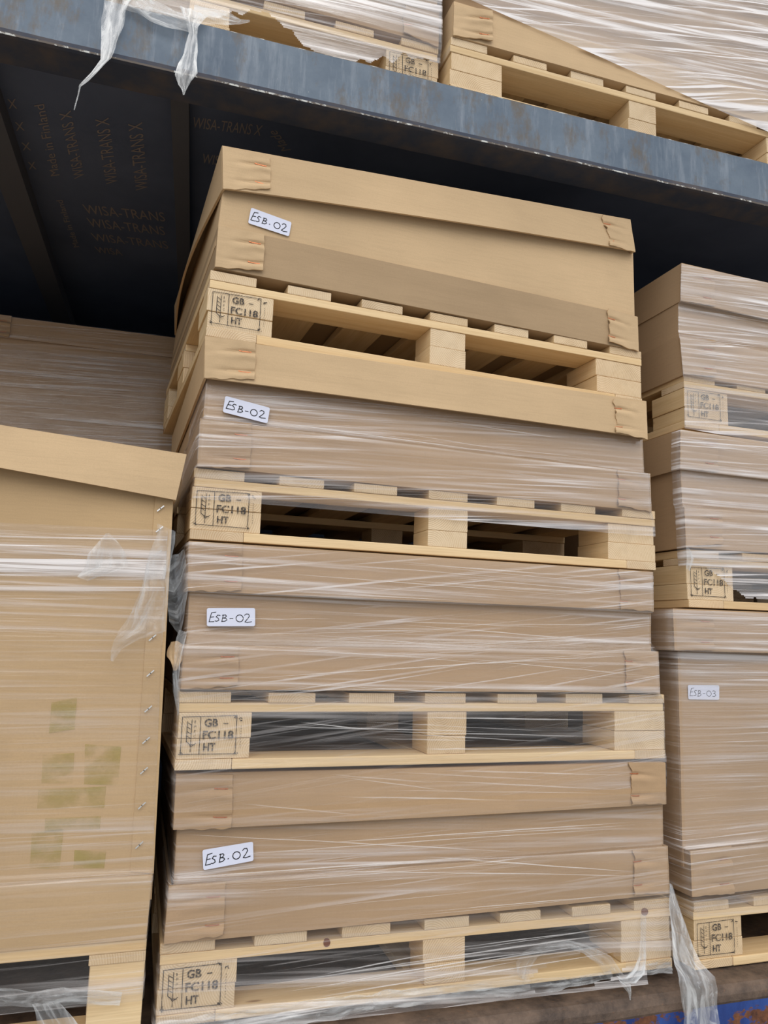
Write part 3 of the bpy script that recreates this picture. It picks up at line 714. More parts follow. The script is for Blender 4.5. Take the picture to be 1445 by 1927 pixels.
pallet_box('lowest cardboard box of the centre stack, loosely wrapped, label tilted upward', PL[4], 1.0,
    lid=[(332, 1456), (1252, 1435.5), (1253.7, 1513), (326, 1562)], sleeve=[(333, 1563.5), (1246.5, 1516.5), (1248, 1591), (327, 1662)], tray=[(318, 1667), (1256.4, 1592), (1260, 1682), (308, 1778)],
    mats=('card_old', 'card_old', 'card_old'), offs=(-.008, .008, -.006),
    flaps=[('lid', [(332, 1456), (438, 1458), (435, 1558), (326, 1562)], 'L', 'card_old', 0), ('tray', [(318, 1667), (424, 1660), (420, 1758), (308, 1778)], 'L', 'card_old', 0),
           ('lid', [(1184.5, 1435), (1252, 1435.5), (1253.7, 1512), (1189, 1514)], 'R', 'card_old', .012), ('tray', [(1191.5, 1600), (1256.4, 1592), (1260, 1677), (1193, 1684)], 'R', 'card_old', .010)],
    notes=[dict(px_quad=[(380.8, 1599.5), (476, 1583.6), (477, 1619.6), (382.5, 1637.6)], off=-.003, seed=4, dot=True)], lid_kw=dict(bulge=.008))

# ================================================================== LEFT FRONT STACK
LP = Plane(-0.02)
XL = -1.835
def left_px(p, z):   # world point at the hidden left end
    return Vector((XL, p, z))
lx = lambda x, z: (lambda v: v)(Vector((x, 0, z)))
class WPlane(Plane):
    """same front plane, but corners given directly in metres (x, z)"""
    def at(s, x, z, off=0.0): return Vector((x, s.y0+off, z))
LW = WPlane(-0.02)
TL_ = LP.at(350, 857); BL_ = LP.at(330, 943); s_ = (LP.at(0, 802)-TL_); k_ = s_.z/s_.x
s2_ = (LP.at(0, 885)-BL_); k2_ = s2_.z/s2_.x
zt_l, zb_l = TL_.z+k_*(XL-TL_.x), BL_.z+k2_*(XL-BL_.x)
a_, b_ = LP.at(325, 941), LP.at(288, 1645); c_, d_ = LP.at(286, 1646), LP.at(275, 1765)
# slight lean of everything is kept small so that the stack stands on the deck
kt = -0.03
th, parts, lbase = pallet_box('tall cardboard box of the left stack with stapled side seam', LW, 1.18,
    lid=[(XL, zt_l), (TL_.x, TL_.z), (BL_.x, BL_.z), (XL, zb_l)], sleeve=[(XL+.005, zb_l+.01), (a_.x, a_.z), (b_.x, b_.z), (XL+.005, b_.z+.02)],
    tray=[(XL-.002, c_.z-.012), (c_.x, c_.z), (d_.x, d_.z), (XL-.002, d_.z-.002)], mats=('card', 'card_tan', 'card_tan'), offs=(-.012, .008, -.004), lid_kw=dict(bulge=.02, flare=.004), tray_kw=dict(bulge=.002))
# glued seam strip with steel staples
bm = bmesh.new(); q = [LP.at(x, y, .0062)-lbase for x, y in [(292, 934), (326, 941), (289, 1644), (245, 1640)]]
P_ = quad_fn(*q); grid_panel(bm, lambda u, v: P_(u, v) + Vector((.0012*nz(v*60, 1, 1)*(1-u), 0, 0)), 4, 120, .003, Vector((0, -1, 0)), disp=lambda u, v: .0012*nz(u*2, v*25, 3))
seam = link('seam_strip', bm, M['card_tan'], parts['sleeve'])
for (x, y) in [(302, 957), (300, 996), (297, 1041), (287, 1200), (283, 1267), (279, 1334), (275, 1393), (271, 1450), (267, 1516), (262, 1590)]:
    bm = bmesh.new(); c = LP.at(x, y, .0025)-lbase
    ribbon(bm, [(-.0062, -.0058), (0, 0), (.0062, .0058)], Vector((1, 0, 0)), Vector((0, 0, 1)), c, .0023, Vector((0, -1, 0)), .0013)
    link('staple', bm, M['steel'], parts['sleeve'])
# yellow marks on the carton
bm = bmesh.new()
for quad in ([(97, 1322), (145, 1312), (140, 1372), (92, 1380)], [(80, 1420), (140, 1417), (137, 1474), (78, 1474)], [(160, 1400), (228, 1405), (222, 1478), (158, 1476)], [(72, 1485), (200, 1480), (196, 1520), (70, 1522)],
             [(60, 1565), (120, 1560), (112, 1636), (56, 1634)], [(140, 1600), (200, 1602), (196, 1634), (138, 1634)], [(85, 1540), (190, 1536), (188, 1560), (84, 1566)]):
    q = [LP.at(x, y, .0068)-lbase for x, y in quad]; P2_ = quad_fn(*q); grid_panel(bm, P2_, 2, 2, .0003, Vector((0, -1, 0)))
ym = link('yellow_print', bm, M['yellow'], parts['sleeve']); ym['label'] = 'faint yellow blocks printed on the carton'
# pallet (long boards along the front)
pz = d_.z-.003-(HB+.115+HS+HD)
HKs = HK; HK = LP.at(272.7, 1790).z - HS - HB - .983 - .0; HK = max(.09, min(.13, HK))
pz = .984
pallet('pine pallet under the left stack with long boards along its front', XL-.002, -.019, pz, 0, 0.0, W=1.204, D=1.15, blocks=[(0, .105), (.55, .65), (1.204-.105, 1.204)], stamp=None, crossdeck=True)
PHL = HB+HK+HS+HD; HK = HKs

# ================================================================== LEFT REAR STACK
BP = WPlane(1.20); BQ = Plane(1.20)
tr_, lr_ = BQ.at(351, 640), BQ.at(351, 677)
pallet('pine pallet at the foot of the hidden rear stack, left side', tr_.x-1.2, 1.21, .984, 0, 0, D=1.0, stamp=None, decks=STDD, blocks=STDB)
zrl = .984+PH+.001; xr = tr_.x; kk = .0
zz = 1.88
pallet_box('lower film wrapped box of the shaded rear stack', BP, 1.0, sleeve=[(xr-1.19, zz), (xr-.01, zz), (xr-.01, zrl+.02), (xr-1.19, zrl+.02)], tray=[(xr-1.2, zrl+.12), (xr, zrl+.12), (xr, zrl), (xr-1.2, zrl)], mats=('card_old',)*3)
pallet('pine pallet between the two boxes of the rear stack', tr_.x-1.2, 1.21, zz+.002, 0, 0, D=1.0, stamp=None, decks=STDD, blocks=STDB)
z3 = zz+PH+.004
th, parts, rb = pallet_box('shaded film wrapped box with lid standing behind the left stack', BP, 1.0,
    lid=[(xr-1.2, tr_.z-.02), (xr, tr_.z), (xr, lr_.z), (xr-1.2, lr_.z-.02)], sleeve=[(xr-1.195, lr_.z-.02), (xr-.006, lr_.z), (xr-.006, z3+.02), (xr-1.195, z3+.02)],
    tray=[(xr-1.2, z3+.12), (xr, z3+.12), (xr, z3), (xr-1.2, z3)], mats=('card_old',)*3, offs=(-.01, .004, -.004))
fx = BQ.at(20, 620).x
flap(th, parts['lid'], BP, rb, [(fx-.13, tr_.z-.009), (fx, tr_.z-.008), (fx, lr_.z-.008), (fx-.13, lr_.z-.009)], 'L', M['card_old'], -.0145)
film('clear stretch film round the shaded rear box behind the left stack', BP, [((xr-1.2, tr_.z-.02), (xr, tr_.z), -.016, .5), ((xr-1.2, lr_.z-.02), (xr, lr_.z), -.016, .5), ((xr-1.2, lr_.z-.04), (xr, lr_.z-.02), -.002, .6),
     ((xr-1.2, 2.55), (xr, 2.55), -.002, .45), ((xr-1.2, 2.48), (xr, 2.48), -.002, 1.0), ((xr-1.2, 2.05), (xr, 2.05), -.010, 1.0)], s1=(.03, .0), seed=3.1, step=.01, wrapL=.0, wrapR=.2)  # lower rows made denser to paint in the grey sky reflection

# ================================================================== RIGHT STACK
RA, RB, RC = Plane(.03), Plane(.015), Plane(-.015)
def rp(pl, px): return pl.at(*px)
xa = rp(RA, (1288, 716)).x; xb = rp(RB, (1293.4, 1048)).x; xc = rp(RC, (1305, 1712)).x
za = rp(RA, (1288, 716)).z-HB-HK-HS; zb_ = rp(RB, (1293.4, 1048)).z-HB-HK-HS
pallet('pine pallet under the topmost box of the right stack', xa, .03, za, 0, 0, decks=STDD, blocks=STDB)
pallet('middle pine pallet of the right stack with torn film over its stamp', xb, .015, zb_, 0, 0.004, decks=STDD, blocks=STDB)
pallet('lowest pine pallet of the right stack, standing on the rusty rail', xc, -.015, .985, 0, 0.0, decks=STDD, blocks=STDB)
def ext(pl, l, r, X):   # continue the line from l to r until world x = X
    a, b = pl.at(*l), pl.at(*r); t = (X-a.x)/(b.x-a.x); return a.lerp(b, t)
class XPlane(Plane):
    """left corners in pixels, right corners found by continuing each edge to the far end of the box"""
    def __init__(s, y0, X): super().__init__(y0); s.X = X
    def at(s, px, py, off=0.0):
        if px > 5000: return None
        return Plane.at(s, px, py, off)
def rbox(label, y0, x1, lid, sleeve, tray, flaps, offs, notes=(), mats=('card_old',)*3, **k):
    W = WPlane(y0); Pp = Plane(y0); conv = lambda l, r, off: None
    def q(e, off, X, base=None):
        if e is None: return None
        (tl, tr, bl, br) = e; A, B = Pp.at(*tl, off), Pp.at(*tr, off); Cc, D_ = Pp.at(*bl, off), Pp.at(*br, off)
        s1 = max(-.015, min(.015, (B.z-A.z)/(B.x-A.x))); s2 = max(-.015, min(.015, (D_.z-Cc.z)/(D_.x-Cc.x)))
        return [(A.x, A.z), (X, A.z+s1*(X-A.x)), (X, Cc.z+s2*(X-Cc.x)), (Cc.x, Cc.z)]
    L, S, Tt = q(lid, offs[0], x1+.01), q(sleeve, offs[1], x1-.01), q(tray, offs[2], x1)
    fl = []
    for (pn, quad, side, m_, torn) in flaps:
        o = {'lid': offs[0], 'tray': offs[2]}[pn]-.0042
        fl.append((pn, [(lambda p: (p.x, p.z))(Pp.at(x, y, o)) for x, y in quad], side, m_, torn))
    nt = []
    for kw in notes:
        kw = dict(kw); kw['px_quad'] = [(lambda p: (p.x, p.z))(Pp.at(x, y, kw['off'])) for x, y in kw['px_quad']]; nt.append(kw)
    return pallet_box(label, W, 1.0, lid=L, sleeve=S, tray=Tt, flaps=fl, offs=offs, notes=nt, mats=mats, **k)
rbox('topmost wrapped box of the right stack, lid corner against the dark', .03, xa+1.2,
     ((1282.5, 495), (1445, 532), (1281.5, 566), (1445, 604)), ((1276, 569), (1445, 606), (1277, 632), (1445, 660)), ((1279, 632), (1445, 660), (1286.5, 705), (1445, 732)),
     [('lid', [(1282.5, 495), (1344, 509), (1344, 576), (1281.5, 566)], 'L', 'card_old', 0), ('tray', [(1279, 632), (1346, 641), (1346, 708), (1286.5, 704)], 'L', 'card_old', 0)], (-.008, .008, -.006))
rbox('middle wrapped box of the right stack, between two pallets', .015, xb+1.2,
     ((1280.7, 808), (1445, 832), (1280, 882.5), (1445, 902)), ((1280, 884), (1445, 903), (1284, 953), (1445, 966)), ((1287.7, 953), (1445, 966), (1291, 1029.7), (1445, 1040)),
     [('lid', [(1280.7, 808), (1350, 818), (1350, 887), (1280, 882.5)], 'L', 'card_old', 0), ('tray', [(1287.7, 953), (1359, 960), (1359, 1023), (1291, 1029)], 'L', 'card_old', 0)], (-.008, .004, -.006))
rbox('tall wrapped box at the bottom of the right stack, labelled ESB 03', -.015, xc+1.2,
     ((1266, 1145), (1445, 1152), (1269.5, 1224), (1445, 1229)), ((1275, 1226), (1445, 1230), (1284, 1592), (1445, 1582)), ((1299, 1602), (1445, 1584), (1302.5, 1688), (1445, 1668)),
     [('lid', [(1266, 1146), (1343, 1151), (1342, 1223), (1269.5, 1224)], 'L', 'card_old', 0), ('tray', [(1299, 1602), (1376, 1592), (1380, 1680), (1302.5, 1688)], 'L', 'card_old', 0)], (-.012, .018, -.006),
     notes=[dict(px_quad=[(1294, 1289), (1353, 1289.5), (1353, 1317), (1295, 1316)], off=.0155, text='ESB-03', seed=5, w=.0011)])

# ================================================================== UPPER DECK LOADS
UX = Plane(.02); xu = UX.at(849.5, 82).x; yu = .0
xtr = at(849.5, 82, 0).x
pallet('pine pallet on the upper deck, right of the gap', xtr, .0, 3.1935, 0, .011, decks=STDD, blocks=STDB, stamp=None)
xtl = at(826, 104, .035).x
pallet('pine pallet on the upper deck, left of the gap, wrapped in film', xtl-1.2, .035, 3.164, 0, .016, decks=STDD, blocks=STDB, stamp='right')
ztr = 3.1935+PH
U0 = WPlane(0.0)
zf = lambda x, z: (x, z + .011*(x-xtr))
pb = at(854, 10, 0)
th, parts, ub = pallet_box('cardboard box on the upper deck under thick white film', U0, 1.0,
    lid=[zf(xtr, ztr+.86), zf(xtr+1.2, ztr+.86), zf(xtr+1.2, ztr+.76), zf(xtr, ztr+.76)], sleeve=[zf(xtr+.01, ztr+.77), zf(xtr+1.19, ztr+.77), zf(xtr+1.19, ztr+.1), zf(xtr+.01, ztr+.1)],
    tray=[zf(xtr+.003, ztr+.105), zf(xtr+1.197, ztr+.105), zf(xtr+1.197, ztr+.002), zf(xtr+.003, ztr+.002)], mats=('card_old', 'card_old', 'card'), offs=(-.01, .006, -.004))
fl = [(lambda p: (p.x, p.z))(at(x, y, -.0085)) for x, y in [(854.5, 9), (927, 20), (926, 78), (853, 66)]]
flap(th, parts['tray'], U0, ub, fl, 'L', M['card'], -.0085)
ztl = 3.164+PH; zg = lambda x, z: (x, z + .016*(x-xtl+1.2)); U1 = WPlane(.035)
th, parts, ub = pallet_box('film wrapped cardboard box on the upper deck, upper left of the picture', U1, 1.0,
    lid=[zg(xtl-1.2, ztl+.6), zg(xtl, ztl+.6), zg(xtl, ztl+.5), zg(xtl-1.2, ztl+.5)], sleeve=[zg(xtl-1.19, ztl+.51), zg(xtl-.01, ztl+.51), zg(xtl-.01, ztl+.1), zg(xtl-1.19, ztl+.1)],
    tray=[zg(xtl-1.195, ztl+.115), zg(xtl-.003, ztl+.115), zg(xtl-.003, ztl+.002), zg(xtl-1.195, ztl+.002)], mats=('card_old', 'card_old', 'card_old'), offs=(-.01, .006, -.004))
fl = [(lambda p: (p.x, p.z))(at(x, y, .0265)) for x, y in [(762, -30), (822, -22), (825, 88), (759, 62)]]
flap(th, parts['tray'], U1, ub, fl, 'R', M['card_old'], -.0085, torn=.008)

# ================================================================== STRETCH FILM
rr = random.Random(5)
def rfolds(n, x0, x1, y0f, y1f, sl, w=(.0015, .004), d=(.3, .6), seed=1):
    r = random.Random(seed); out = []
    for _ in range(n):
        t = r.random(); a = r.uniform(x0, lerp(x0, x1, .6)); L = r.uniform(.2, .8)*(x1-x0); b = min(x1, a+L)
        ya = lerp(y0f(a), y1f(a), t); yb = lerp(y0f(b), y1f(b), min(1, max(0, t+r.uniform(*sl))))
        out.append(((a, ya), (b, yb), r.uniform(*w), r.uniform(*d)))
    return out
lin = lambda x0, y0, x1, y1: (lambda x: y0+(y1-y0)*(x-x0)/(x1-x0))
film('stretch film over the second box from the top, centre stack', PL[2],
     [((389, 715), (1209, 827), .002, .95), ((384, 784), (1212, 889), .002, 1), ((377, 789), (1223, 892), -.017, 1.05), ((371, 876), (1226, 962), -.017, 1.0), ((366, 905), (1232, 984), -.006, .75), ((363, 922), (1233, 997), -.006, 1.15), ((363, 938), (1233, 1010), -.006, 1.5)],
     s1=(.035, 0), s2=(.10, -.02), seed=1.0, folds=rfolds(16, 480, 1160, lin(385, 730, 1210, 840), lin(365, 890, 1230, 960), (0, .15), seed=3), wrapL=.35, wrapR=.2)
film('stretch film over the third box and pallet, centre stack', PL[3],
     [((356, 1019), (1229, 1077), -.018, 1.0), ((352, 1113), (1230, 1151), -.018, 1.05), ((356, 1118), (1225, 1156), .002, .7), ((352, 1190), (1225, 1210), .002, .75), ((345, 1216), (1239, 1228), -.019, .8), ((339, 1297), (1242, 1304), -.019, .95), ((335, 1318), (1249, 1318), -.006, .6), ((334, 1345), (1250, 1340), -.006, .36), ((330, 1429), (1252, 1412), -.006, .34), ((329, 1453), (1254, 1430), -.012, .5), ((327, 1530), (1254, 1480), -.016, .35)],
     s1=(-.01, 0), s2=(.14, .0), seed=2.0, folds=rfolds(30, 350, 1230, lin(350, 1150, 1230, 1170), lin(340, 1300, 1240, 1305), (-.35, .25), (.0012, .003), (.35, .7), 8)
     + rfolds(9, 470, 1110, lin(470, 1345, 1110, 1342), lin(470, 1420, 1110, 1405), (.1, .4), (.002, .005), (.35, .6), 11) + rfolds(8, 430, 1170, lin(430, 1450, 1170, 1440), lin(430, 1540, 1170, 1520), (.15, .4), (.003, .006), (.2, .4), 12)
     + rfolds(12, 360, 1160, lin(356, 1030, 1229, 1088), lin(353, 1108, 1230, 1146), (0, .2), (.0015, .004), (.3, .55), 17), wrapL=.3, wrapR=.2)
hole4 = lambda u, v: (((u-.78)/.105)**2 + ((v-.925+.035*math.sin(u*9))/.075)**2 < 1) or v > .985 or (u > .93 and v > .83+.12*nz(u*20, 1, 1)+.05)
film('torn stretch film round the lowest box and pallet, centre stack', PL[4],
     [((330, 1540), (1253, 1490), -.020, .30), ((326, 1561), (1254, 1513), -.020, .3), ((333, 1566), (1247, 1520), .002, .35), ((328, 1655), (1248, 1588), .002, .75), ((318, 1668), (1256, 1593), -.018, .6), ((308, 1778), (1260, 1682), -.018, .45), ((300, 1806), (1261, 1704), -.008, .45), ((296, 1850), (1264, 1748), -.008, .5), ((292, 1905), (1266, 1805), -.010, .75), ((290, 1960), (1270, 1845), -.030, 1.25)],
     s1=(-.05, 0), s2=(.05, .0), seed=3.0, hole=hole4, folds=rfolds(10, 340, 1200, lin(333, 1580, 1247, 1530), lin(308, 1770, 1260, 1675), (-.05, .05), (.0015, .004), (.35, .6), 21)
     + [((345, 1570), (1000, 1604), .003, .55), ((560, 1638), (1230, 1648), .0035, .5), ((800, 1612), (1190, 1640), .004, .65), ((330, 1652), (900, 1612), .004, .6)]
     + rfolds(14, 450, 1160, lin(450, 1830, 1160, 1745), lin(450, 1905, 1160, 1800), (-.25, .0), (.002, .006), (.35, .65), 22), wrapL=.3, wrapR=.1, amp=.002)
XP = -1.83
def lw(py): return LP.at(0, py).z
lrow = lambda y0, y1, off, d: ((XP, LP.at(0, y0).z), ((lambda p: (p.x, p.z))(LP.at(*y1))), off, d)
LF = film('stretch film round the tall box of the left stack', LW,
     [lrow(1000, (316, 998), .003, .8), lrow(1036, (314, 1030), .003, 1.0), lrow(1045, (313, 1040), .002, 1.7), lrow(1075, (312, 1078), .002, 1.7), lrow(1088, (311, 1085), .003, .9), lrow(1160, (308, 1165), .003, .65), lrow(1260, (303, 1260), .003, .22), lrow(1330, (300, 1320), .003, .35), lrow(1420, (296, 1415), .003, .28), lrow(1530, (291, 1525), .003, .35),
      lrow(1640, (288, 1640), .003, .55), lrow(1655, (287, 1646), -.010, 1.0), lrow(1680, (284, 1665), -.010, .8), lrow(1700, (282, 1690), -.010, .5), lrow(1785, (275, 1764), -.010, .3), lrow(1830, (272, 1795), -.005, .4), lrow(1895, (267, 1880), -.006, 1.2)],
     s1=(-.01, 0), s2=(.02, 0), seed=5.0, wrapL=0, wrapR=.25, nu=130, amp=.0012)
rrow = lambda pl, l, r, off, d: (l, r, off, d)
def rfilm(label, y0, x1, rows, **k):
    Pp = Plane(y0); out = []
    for l, r, off, d in rows:
        a, b = Pp.at(*l, off), Pp.at(*r, off); s = max(-.05, min(.05, (b.z-a.z)/(b.x-a.x))); out.append(((a.x-.002, a.z), (x1, a.z+s*(x1-a.x)), off, d))
    return film(label, WPlane(y0), out, **k)
rfilm('stretch film round the topmost box of the right stack', .03, xa+1.2,
     [((1283, 496), (1445, 533), -.019, 1.43), ((1281, 566), (1445, 604), -.019, 1.43), ((1277, 572), (1445, 612), .002, 1.30), ((1277, 625), (1445, 652), .002, 1.69), ((1279, 634), (1445, 664), -.018, 1.95), ((1281, 645), (1445, 680), -.018, 1.43), ((1286, 705), (1445, 732), -.018, 1.43), ((1288, 724), (1445, 757), -.006, 1.43), ((1289, 795), (1445, 818), -.006, 1.56), ((1289, 806), (1445, 833), -.006, 1.69)],
     s1=(.05, 0), s2=(.10, 0), seed=6.0, wrapL=.02, wrapR=0)
def holeB(u, v): return v > .80+.16*min(1, max(0, u-.05)*9)+.015*nz(u*30, 1, 1)
rfilm('torn stretch film round the middle box of the right stack', .015, xb+1.2,
     [((1281, 809), (1445, 832), -.019, 1.30), ((1280, 883), (1445, 902), -.019, 1.43), ((1281, 886), (1445, 906), -.002, 1.30), ((1284, 945), (1445, 960), -.002, 1.95), ((1288, 955), (1445, 968), -.018, 1.56), ((1291, 1030), (1445, 1040), -.018, 1.56), ((1294, 1062), (1445, 1070), -.006, 1.43), ((1296, 1135), (1445, 1140), -.006, 1.82)],
     s1=(.01, 0), s2=(.05, 0), seed=7.0, wrapL=.03, wrapR=0, hole=holeB, nu=260, step=.0045)
rfilm('stretch film round the tall bottom box of the right stack', -.015, xc+1.2,
     [((1266, 1147), (1445, 1154), -.023, .95), ((1269, 1224), (1445, 1229), -.023, .9), ((1275, 1228), (1445, 1233), .012, .95), ((1276, 1275), (1445, 1278), .012, 1.1), ((1278, 1330), (1445, 1330), .012, .7), ((1282, 1480), (1445, 1475), .012, .5), ((1284, 1560), (1445, 1545), .012, .8), ((1285, 1592), (1445, 1575), .010, 1.5), ((1299, 1604), (1445, 1588), -.018, .9), ((1302, 1688), (1445, 1668), -.018, .65), ((1305, 1708), (1445, 1692), -.006, .9), ((1307, 1726), (1445, 1716), -.006, 1.2)],
     s1=(-.005, 0), s2=(.02, 0), seed=8.0, wrapL=.10, wrapR=0)
# upper deck
film('thick white stretch film over the box at the upper right', U0,
     [(zf(xtr-.004, ztr+.865), zf(xtr+1.205, ztr+.865), -.016, 2.2), (zf(xtr-.004, ztr+.40), zf(xtr+1.205, ztr+.36), -.004, 2.4), (zf(xtr-.004, ztr+.17), zf(xtr+1.205, ztr+.05), -.010, 2.5), (zf(xtr-.004, ztr+.125), zf(xtr+1.205, ztr-.055), -.010, 3.2)],
     s1=(.14, 0), s2=(.30, -.05), seed=9.0, wrapL=.03, wrapR=0, amp=.002)
def holeT(u, v): return v > .93+.05*nz(u*9, 1, 1)+.03*nz(u*40, 2, 1)+.05*math.sin(u*17+1) or (u > .84 and False)
TFm = film('stretch film round the box and pallet at the upper left', U1,
     [(zg(xtl-1.2, ztl+.6), zg(xtl+.002, ztl+.6), -.015, 1.3), (zg(xtl-1.2, ztl+.12), zg(xtl+.002, ztl+.12), -.012, 1.5), (zg(xtl-1.2, ztl), zg(xtl+.002, ztl), -.018, 1.6), (zg(xtl-1.2, ztl-.04), zg(xtl+.002, ztl-.04), -.006, 1.5), (zg(xtl-1.2, ztl-.135), zg(xtl+.002, ztl-.135), -.006, 1.5)],
     s1=(.03, 0), s2=(.09, 0), seed=10.0, wrapL=0, wrapR=.1, hole=holeT, nu=300, step=.004)

# ------------------------------------------------------------------ torn tails
def tail(label, defs, y, cat='plastic film', loc=None, usc=1.0, group='torn film tails', **k):
    """defs: list of (left px, right px, y) stations running along the strip"""
    pts = []
    for l, r, yy in defs:
        a, b = at(*l, yy), at(*r, yy); pts.append(((a+b)/2, (b-a)/2))
    base = pts[0][0].copy(); o = crumple(None, Vector((0, 0, 0)), [(c-base, h) for c, h in pts], name='torn_film', **k)
    o.location = base; o['label'] = label; o['category'] = cat; o['group'] = group
    return o
tail('longest torn film strip hanging from the upper beam, ending in a thin thread', [((205, -25), (262, -20), -.055), ((197, 0), (242, 5), -.05), ((190, 32), (238, 30), -.05), ((191, 75), (220, 78), -.052), ((189, 112), (209, 110), -.052), ((172, 135), (186, 133), -.055), ((160, 149), (166, 152), -.055), ((149, 160), (152, 163), -.055), ((146, 178), (149, 179), -.055), ((141, 196), (143, 196), -.055), ((139, 207), (140, 207), -.055)], 0, seed=11, dens=1.35, amp=.005)
tail('shorter torn film tuft hanging from the upper beam', [((338, 10), (392, 30), -.045), ((350, 40), (373, 52), -.05), ((355, 62), (372, 66), -.05), ((346, 95), (371, 98), -.052), ((336, 120), (370, 122), -.055), ((329, 140), (370, 138), -.055), ((336, 158), (360, 152), -.055), ((342, 170), (352, 168), -.055), ((344, 179), (348, 178), -.055)], 0, seed=12, dens=1.35, amp=.010)
tail('loose film swag draped along the top of the upper beam', [((236, -24), (228, 14), -.048), ((262, -12), (258, 24), -.048), ((290, 2), (284, 40), -.05), ((320, 12), (312, 50), -.05), ((350, 24), (345, 58), -.05), ((376, 40), (366, 62), -.046)], 0, seed=13, dens=1.1, amp=.006, usc=1.0)
tail('torn film shreds above the upper beam', [((366, 8), (362, 46), -.01), ((395, 16), (390, 44), -.01), ((430, 22), (427, 48), -.01), ((452, 36), (450, 46), -.01), ((470, 38), (470, 42), -.01)], 0, seed=14, dens=1.1, amp=.005)
tail('torn film flap drooping at the right edge of the tall left box', [((296, 985), (330, 1000), -.034), ((283, 1040), (325, 1045), -.036), ((270, 1085), (318, 1080), -.038), ((262, 1120), (315, 1125), -.04), ((248, 1150), (313, 1150), -.04), ((228, 1180), (312, 1188), -.042), ((213, 1205), (262, 1203), -.042), ((209, 1225), (229, 1222), -.042), ((208, 1243), (212, 1245), -.042)], 0, seed=15, dens=.62, amp=.006)
tail('small bunched film peak on the tall left box', [((199, 1004), (205, 1003), -.034), ((184, 1022), (222, 1020), -.035), ((166, 1042), (236, 1040), -.036), ((158, 1068), (240, 1066), -.036), ((146, 1086), (166, 1094), -.036)], 0, seed=16, dens=.75, amp=.005)
tail('film web bridging the gap between left and centre stacks', [((348, 1034), (354, 1110), -.035), ((335, 1042), (345, 1170), -.05), ((320, 1055), (338, 1190), -.06), ((308, 1068), (318, 1168), -.05)], 0, seed=17, dens=.38, amp=.007, nu=16)
tail('film edge curling off the lower left corner of the third box', [((337, 1185), (352, 1190), -.04), ((330, 1215), (346, 1215), -.05), ((326, 1245), (340, 1245), -.05), ((324, 1270), (337, 1272), -.05), ((326, 1300), (338, 1300), -.045), ((331, 1330), (337, 1330), -.035), ((334, 1345), (337, 1345), -.03)], 0, seed=18, dens=.8, amp=.004)
tail('long grey film tail hanging over the blue rail', [((1260, 1662), (1264, 1664), -.03), ((1259, 1690), (1276, 1698), -.045), ((1261, 1735), (1290, 1740), -.06), ((1264, 1780), (1304, 1782), -.075), ((1270, 1815), (1318, 1812), -.09), ((1276, 1840), (1345, 1838), -.11), ((1281, 1862), (1353, 1862), -.115), ((1285, 1900), (1352, 1900), -.115), ((1286, 1960), (1350, 1960), -.115)], 0, seed=19, dens=1.15, amp=.010, nu=18, ragged=.08)
tail('knotted film strand at the right foot of the lowest pallet', [((1205, 1720), (1216, 1722), -.04), ((1206, 1760), (1216, 1762), -.045), ((1202, 1800), (1216, 1803), -.055), ((1192, 1822), (1212, 1832), -.07), ((1172, 1840), (1196, 1850), -.085), ((1160, 1836), (1172, 1850), -.09)], 0, seed=20, dens=1.1, amp=.006)
tail('thin twisted film end lying on the rail lip', [((1160, 1838), (1168, 1848), -.09), ((1172, 1856), (1186, 1852), -.095), ((1182, 1868), (1188, 1866), -.097), ((1185, 1882), (1187, 1882), -.1)], 0, seed=21, dens=1.1, amp=.003)
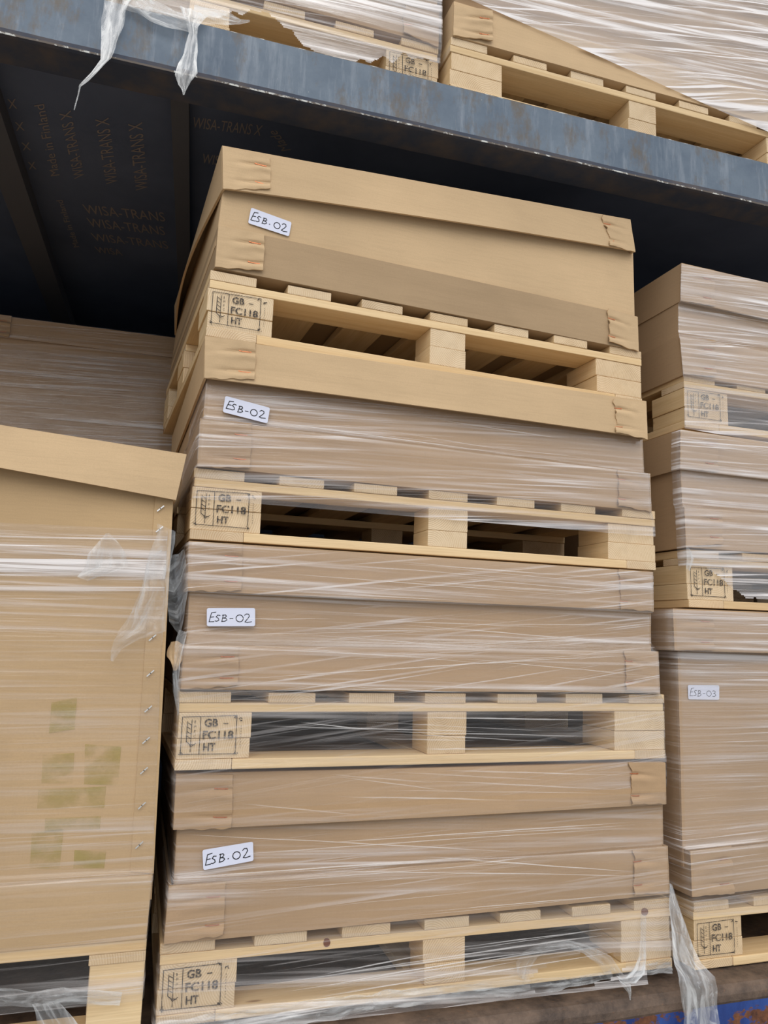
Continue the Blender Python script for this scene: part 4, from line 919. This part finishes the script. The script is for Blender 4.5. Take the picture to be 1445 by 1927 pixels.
tail('bunched film along the foot of the lowest centre pallet', [((296, 1925), (300, 1965), -.05), ((430, 1905), (435, 1945), -.055), ((560, 1888), (565, 1930), -.06), ((700, 1868), (705, 1902), -.06), ((820, 1856), (825, 1886), -.065), ((900, 1850), (905, 1880), -.065), ((990, 1842), (1010, 1872), -.065), ((1080, 1838), (1090, 1855), -.06), ((1150, 1826), (1154, 1840), -.05)], 0, seed=22, dens=.75, amp=.014, nu=14, usc=.6)
tail('crumpled film roll along the foot of the pallet, right end', [((1205, 1818), (1208, 1834), -.03), ((1235, 1810), (1238, 1832), -.035), ((1262, 1808), (1266, 1832), -.03)], 0, seed=23, dens=.9, amp=.010)
tail('bunched film band across the left pallet openings', [((-30, 1850), (-30, 1890), -.04), ((60, 1868), (60, 1896), -.042), ((120, 1858), (120, 1893), -.04), ((165, 1862), (165, 1890), -.035), ((230, 1868), (225, 1892), -.032)], 0, seed=24, dens=.8, amp=.008, usc=.8)
tail('film tail hanging down in front of the left pallet', [((60, 1890), (110, 1885), -.045), ((64, 1905), (122, 1902), -.05), ((70, 1935), (150, 1935), -.055), ((75, 1960), (170, 1960), -.055)], 0, seed=25, dens=.75, amp=.008)
tail('torn film arch edge in front of the lowest pallet, right half', [((975, 1838), (990, 1846), -.035), ((972, 1812), (1000, 1822), -.035), ((985, 1790), (1012, 1802), -.035), ((1020, 1772), (1035, 1790), -.035), ((1070, 1768), (1072, 1784), -.035), ((1110, 1780), (1098, 1795), -.035), ((1150, 1800), (1125, 1815), -.035), ((1175, 1835), (1148, 1845), -.04)], 0, seed=26, dens=.65, amp=.006)
tail('crumpled film peak at the corner of the middle right pallet', [((1290, 1025), (1300, 1036), .0), ((1292, 1050), (1306, 1052), -.002), ((1291, 1070), (1298, 1075), .0)], 0, seed=27, dens=.6, amp=.003)

pts = []
for l, r, yy in [((322, 1208), (334, 1206), .03), ((316, 1220), (345, 1214), .02), ((315, 1236), (347, 1228), .0), ((320, 1250), (338, 1248), -.01), ((326, 1262), (332, 1262), .0)]:
    a, b = at(*l, yy), at(*r, yy); pts.append(((a+b)/2, (b-a)/2))
base = pts[0][0].copy(); o = crumple(None, Vector((0, 0, 0)), [(c-base, h) for c, h in pts], seed=31, amp=.02, name='crumpled_paper', step=.006, nu=8)
o.data.materials[0] = M['card']; o.location = base; o['label'] = 'small crumpled brown paper scrap wedged between left and centre stacks'; o['category'] = 'paper scrap'
